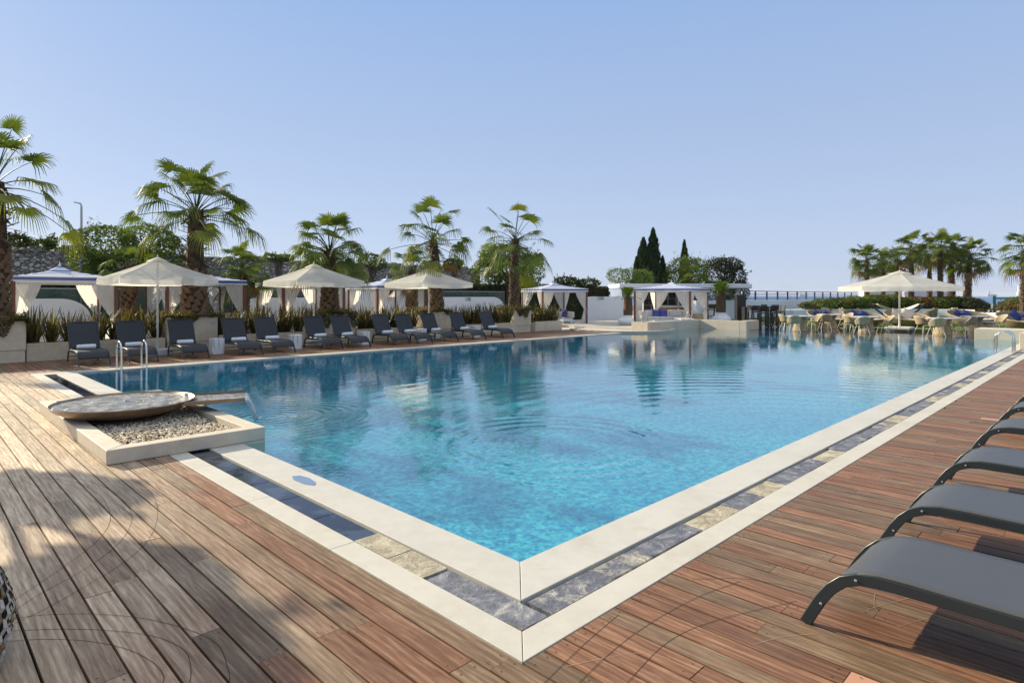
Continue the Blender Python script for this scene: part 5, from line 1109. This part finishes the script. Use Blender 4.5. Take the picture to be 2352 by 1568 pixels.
m = MB(); m.lathe([(.42,0),(.45,.10),(.36,.24),(.30,.36),(.31,.40)], 30); pfo = m.build('wicker_pouf', MT['wicker'], smooth=True, loc=at(2268, 29.3, 0)); tag(pfo, 'low wicker pouf with a white top beside the rightmost table', 'pouf')
m = MB(); m.lathe([(.33,.402),(.33,.44),(0,.45)], 30); m.build('top_cushion', MT['creamc'], pfo, smooth=True, sharp=40)
# lounge armchairs by the hedge
def armchair(P, rz, label, mat, cm):
    r_ = thing('lounge_armchair', label, 'armchair', P, rz, 'lounge chairs along the white planter'); m = MB(); m.lathe([(.34,0),(.42,.2),(.44,.36),(.40,.37),(0,.36)], 28); m.build('seat', mat, r_, smooth=True, sharp=50)
    m = MB(); m.grid(lambda a, b: Vector(((.43+.05*b)*cos(radians(-60+300*a-0)), (.43+.05*b)*sin(radians(-60+300*a)), .34+b*(.16+.3*sin(pi*a)**2))), 24, 5); m.build('backrest', mat, r_, smooth=True, solid=.04, sharp=180)
    m = MB(); m.box((0,.22,.62), (.5,.14,.42), M=Matrix.Rotation(radians(-14), 3, 'X')); m.build('back_cushion', cm, r_, bevel=.06); m = MB(); m.box((0,-.05,.42), (.62,.6,.1)); m.build('seat_cushion', cm, r_, bevel=.04)
armchair(at(2200, 44, 0)-Vector((0,0,0)), radians(10), 'pale wicker armchair with beige cushion before the white planter wall, right', MT['wicker'], MT['beige'])
armchair(at(2136, 44.5, 0), radians(-130), 'grey armchair turned away, behind the beige cushioned daybed', MT['wicker_d'], plain('grey_cloth', (.20,.20,.19), .9))
armchair(at(1944, 44, 0), radians(60), 'beige armchair turned sideways behind the second table', MT['wicker_d'], MT['beige'])
armchair(at(1896, 45, 0), radians(-10), 'grey-beige armchair at the left end of the white planter wall', MT['wicker_d'], plain('taupe_cloth', (.36,.33,.28), .9))
# hammock on an arc stand
hm = thing('hammock', 'cream hammock slung on a dark curved wooden stand before the hedge', 'hammock', at(2062, 42.5, 0)); m = MB(); xa, xb = -1.9, 1.9
for y in (-.0,): m.bar([(xa+(xb-xa)*i/24, y, .16+1.0*(abs(2*i/24-1))**2.2*(1.0)) for i in range(25)], (0,1,0), .09, .09)
m.build('stand', plain('dark_timber', (.035,.022,.014), .6), hm)
for x in (-.75, .75): m = MB(); m.bar([(x+.32*cos(pi*i/10), 0, .02+.22*sin(pi*i/10)) for i in range(11)], (0,1,0), .07, .05); m.bar([(x,-.6,.03),(x,.6,.03)], (1,0,0), .07, .06); m.build('foot', MT['black'], hm)
m = MB(); m.grid(lambda a, b: Vector((-1.45+2.9*a, (b-.5)*(.25+.75*sin(pi*a)), .70+.42*(2*a-1)**2-.10*sin(pi*b)*sin(pi*a))), 24, 10); m.build('sling', MT['creamc'], hm, smooth=True, solid=.02, sharp=180)
m = MB(); [m.tube([(sg*1.45, 0, 1.1), (sg*1.85, 0, 1.1)], .02, 6) for sg in (-1,1)]; m.build('rope', MT['beige'], hm)
# hedge on a curved white planter
Yh = 48.5; pth = [(1822, 44.0), (1880, 46.5), (1960, 48.0), (2050, 48.0), (2140, 47.5), (2200, 46.5), (2240, 45.5)]
Q = [at(x, Y) for x, Y in pth]; m = MB(); fr = [(p.x, p.y) for p in Q]; bk = [(p.x+.9, p.y+4.0) for p in Q]
m.prism(fr+bk[::-1], -.03, .64); o = m.build('hedge_planter', MT['white'], bevel=.03); tag(o, 'long low curved white planter wall under the clipped hedge', 'planter')
m = MB(); pe = [at(2236, 45.2), at(2262, 44.5), at(2268, 45.5), at(2245, 48.5)]; m.prism([(p.x, p.y) for p in pe], -.03, .45); o = m.build('hedge_planter', MT['white'], bevel=.1); tag(o, 'small rounded lower end of the white planter at the right', 'planter')
def hedge(segs, label, seed, n=9000, size=.075, mats=('hedge', 'hedge_r'), redf=.12):
    rnd = random.Random(seed); m = MB(); blobs = []
    for (x, y, Y, rx, rz) in segs: p = at(x, Y); blobs.append((p.x, p.y, zy(y, Y), rx/F*Y, 1.3, rz/F*Y))
    leafmass(m, blobs, n, size, rnd, .72, .8); m.m = [(1 if (sin(m.v[f[0]][0]*1.7+seed)+rnd.gauss(0,.6) > 1.55-redf*3) else 0) for f in m.f]
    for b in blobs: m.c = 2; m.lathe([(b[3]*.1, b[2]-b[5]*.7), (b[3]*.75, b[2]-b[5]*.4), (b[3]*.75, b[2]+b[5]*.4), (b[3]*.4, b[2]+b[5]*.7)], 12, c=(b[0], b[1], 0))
    o = m.build('hedge', [MT[mats[0]], MT[mats[1]], MT['dark']]); tag(o, label, 'hedge')
hedge([(1862, 702, 46.5, 20, 9), (1890, 699, 47.5, 24, 13), (1925, 698, 48.5, 26, 14), (1965, 696, 49, 30, 16), (2005, 695, 49.5, 30, 17), (2045, 694, 49.5, 26, 17), (2020, 692, 50, 26, 15), (1940, 697, 49, 30, 13)], 'clipped light green hedge left of the big parasol pole', 71, 12000)
hedge([(2080, 697, 49.5, 26, 15), (2110, 697, 49.5, 24, 15), (2145, 697, 49, 26, 15), (2178, 697, 49, 26, 16), (2205, 698, 48.6, 22, 16)], 'clipped reddish green hedge right of the big parasol pole', 72, 9000, redf=.35)
hedge([(2228, 699, 47.5, 20, 15), (2240, 702, 47, 14, 12), (2256, 712, 46, 12, 5)], 'dark rounded shrub ending the hedge at the right', 73, 3800, mats=('leaf_d', 'leaf_d'))
hedge([(2330, 702, 44, 24, 13), (2346, 698, 44.5, 22, 16), (2318, 708, 43.5, 14, 8)], 'reddish green shrub in a white planter at the right edge', 74, 3600, redf=.35)
m = MB(); pe = at(2330, 43.6); m.b2(pe.x-.9, pe.x+2.5, pe.y-.4, pe.y+1.5, -.03, .45); o = m.build('shrub_planter', MT['white'], bevel=.02); tag(o, 'small white planter box at the right edge', 'planter')
# palms behind the hedge
gpr = 'fan palms in a cluster behind the clipped hedge'
for (x, Y, yc, R, sd, la, nl) in ((1991, 52, 600, 2.0, 81, 'leftmost palm of the cluster behind the hedge', 34), (2028, 56, 606, 1.9, 82, 'second palm of the cluster, dark and farther back', 30), (2060, 55, 600, 1.9, 83, 'third palm of the cluster, above the parasol', 30),
                          (2093, 51, 574, 2.05, 84, 'fourth palm of the cluster, tall and central', 34), (2135, 56, 590, 1.9, 85, 'slender palm of the cluster, fifth from the left', 26), (2160, 50, 573, 2.1, 86, 'sixth palm of the cluster with the pale trunk', 36),
                          (2185, 52, 577, 2.15, 87, 'seventh palm of the cluster with a thick dark trunk', 36), (2221, 50, 596, 2.15, 88, 'rightmost palm of the cluster, leaning crown', 36)):
    palm(at(x, Y, .3), zy(yc, Y)-.1, .24 if x not in (2185, 2221) else .36, .17, R*.95, nl, 16, 'fan palm, '+la, gpr, ((.3 if x == 2221 else 0), 0), .35, .55, sd, .55, -35, 3, .1)
palm(at(2352, 40, 0), zy(578, 40), .24, .18, 1.9, 36, 18, 'fan palm cut off by the right edge of the photo', gpr, (0,0), .35, .55, 91, .55, -35, 3)
# parapet and blue railing
a = Vector((17.0, 45.2, 0)); d_ = Vector((S2, S2, 0)); L = 27.5; nrm_ = Vector((-S2, S2, 0))
m = MB(); m.b2(-7, L+12, 0, .3, -.1, 1.36); o = m.build('parapet', MT['white'], loc=a, rz=RU, bevel=.01); tag(o, 'long plain white parapet wall below the blue railing', 'wall')
rl = thing('railing', 'blue metal railing with slender bars on the white parapet', 'railing', a, RU); m = MB(); m.b2(-6, L, .12, .18, 2.0, 2.055); m.b2(-6, L, .13, .17, 1.83, 1.86); m.b2(-6, L, .13, .17, 1.42, 1.45); m.build('top_rail', MT['railblue'], rl)
i = 0; x = -6.0
while x < L: m = MB(); m.b2(x-.045, x+.045, .10, .20, 1.36, 2.0); m.build('railing_post', MT['railblue'], rl); x += 2.1
m = MB(); x = -6.0
while x < L: m.box((x, .15, 1.64), (.014, .014, .38)); x += .16
o = m.build('bars', MT['railblue'], rl); o['kind'] = 'stuff'
# white gate house block and post lamp behind the palms
m = MB(); p = at(2012, 62); m.box((0,0,1.2), (2.6,1.5,2.5)); m.box((1.9,0,1.0), (.7,1.2,2.2)); m.box((0,0,2.48), (2.8,1.7,.08)); o = m.build('gatehouse', MT['white'], loc=p); tag(o, 'small plain white hut glimpsed between the palm trunks at the railing end', 'hut')
# green fence and red sign at the right
gf = thing('green_gate', 'bright green metal gate frame at the right edge by the sea', 'gate', at(2284, 47, 0)); m = MB(); m.box((0,0,.8), (.16,.1,1.75)); m.build('gate_post', MT['green'], gf); m = MB(); m.b2(.08, 6, -.03,.03, 1.42, 1.54); m.build('top_rail', MT['green'], gf)
m = MB(); [m.box((.5+i*.35, 0, .72), (.02,.02,1.4)) for i in range(15)]; m.b2(.08, 6, -.02,.02,.78,.83); m.build('bars', MT['railblue'], gf)
sg = thing('notice_sign', 'small red and white notice board on a post before the pale sea wall', 'sign', at(2267, 47.5, 0)); m = MB(); m.box((0,0,.3), (.06,.05,.6)); m.build('post', MT['signw'], sg); m = MB(); m.box((0,-.03,.82), (.52,.02,.46)); m.build('board', MT['signw'], sg)
m = MB(); m.add([(-.21,-.042,.64),(.21,-.042,.64),(.21,-.042,1.0),(-.21,-.042,1.0)], [(0,1,2,3)]); m.build('panel', MT['signr'], sg); m = MB()
for i in range(5):
    for j in range(3): m.add([(-.18+j*.13,-.044,.68+i*.065),(-.09+j*.13,-.044,.68+i*.065),(-.09+j*.13,-.044,.705+i*.065),(-.18+j*.13,-.044,.705+i*.065)], [(0,1,2,3)])
m.build('lettering', MT['signw'], sg)
o = MB(); o.box((0,0,.55), (.8,.06,.9), M=Matrix.Rotation(radians(-12), 3, 'X')); [o.box((x*.36,.1,.3), (.05,.05,.6)) for x in (-1,1)]; o = o.build('folded_chair', MT['slingb'], loc=at(2352, 42.0, .0), bevel=.02); tag(o, 'dark blue chair back cut off at the right edge by the green gate', 'chair')
# ships at anchor
def ship(x, Y, L, H, label, seed, mats, deckh=.35):
    r_ = thing('cargo_ship', label, 'ship', at(x, Y, -2.2), 0, 'ships anchored on the horizon'); m = MB(); h = H
    P = [(-L/2, .15*L*.1), (-L/2, -L*.06), (L*.40, -L*.06), (L/2, 0), (L*.40, L*.06), (-L/2, L*.06)]; m.prism([(-L/2,-L*.06),(L*.42,-L*.06),(L*.5,0),(L*.42,L*.06),(-L/2,L*.06)], h*.45, h); m.build('hull', mats[0], r_)
    m = MB(); m.prism([(-L/2+2,-L*.058),(L*.40,-L*.058),(L*.47,0),(L*.40,L*.058),(-L/2+2,L*.058)], -1, h*.449); m.build('waterline', mats[1], r_)
    m = MB(); m.b2(-L*.44,-L*.34,-L*.05,L*.05,h,h*2.1); m.b2(-L*.43,-L*.36,-L*.06,L*.06,h*2.1,h*2.4); m.b2(-L*.46,-L*.44,-L*.02,L*.02,h,h*2.6); m.build('bridge', MT['shipw'], r_)
    m = MB(); rn = random.Random(seed)
    for i in range(int(L/18)): x_ = -L*.3+i*L*.7/int(L/18); m.b2(x_,x_+L*.03,-L*.05,L*.05,h,h*(1.1+deckh*rn.random())); m.b2(x_,x_+.8,-.5,.5,h,h*(1.3+deckh))
    m.build('deck_gear', mats[1], r_)
ship(2133, 2400, 205, 21, 'long blue and red cargo ship behind the palm trunks', 1, (MT['shiph'], MT['shipr'])); ship(2279, 3800, 60, 14, 'tiny grey ship on the horizon right of the palms', 2, (MT['shiph'], MT['shiph']), 1.0); ship(2362, 3000, 110, 22, 'pale ship at the right edge of the horizon', 3, (MT['shipw'], MT['shipr'])); ship(1846, 5200, 70, 16, 'faint distant ship above the blue railing', 4, (MT['shipw'], MT['shiph']))

# sea air: one box of thin haze round everything
hz = MB(); hz.box((0, 4300, 20), (17000, 9900, 48)); mh = bpy.data.materials.new('haze'); mh.use_nodes = True; th = mh.node_tree; th.nodes.clear(); oh = th.nodes.new('ShaderNodeOutputMaterial'); vh = th.nodes.new('ShaderNodeVolumePrincipled')
vh.inputs['Color'].default_value = (.86, .90, .97, 1); vh.inputs['Density'].default_value = .00008; th.links.new(vh.outputs[0], oh.inputs['Volume'])
o = hz.build('haze', mh); tag(o, 'thin pale sea haze fading the ships on the horizon', 'haze', kind='stuff')
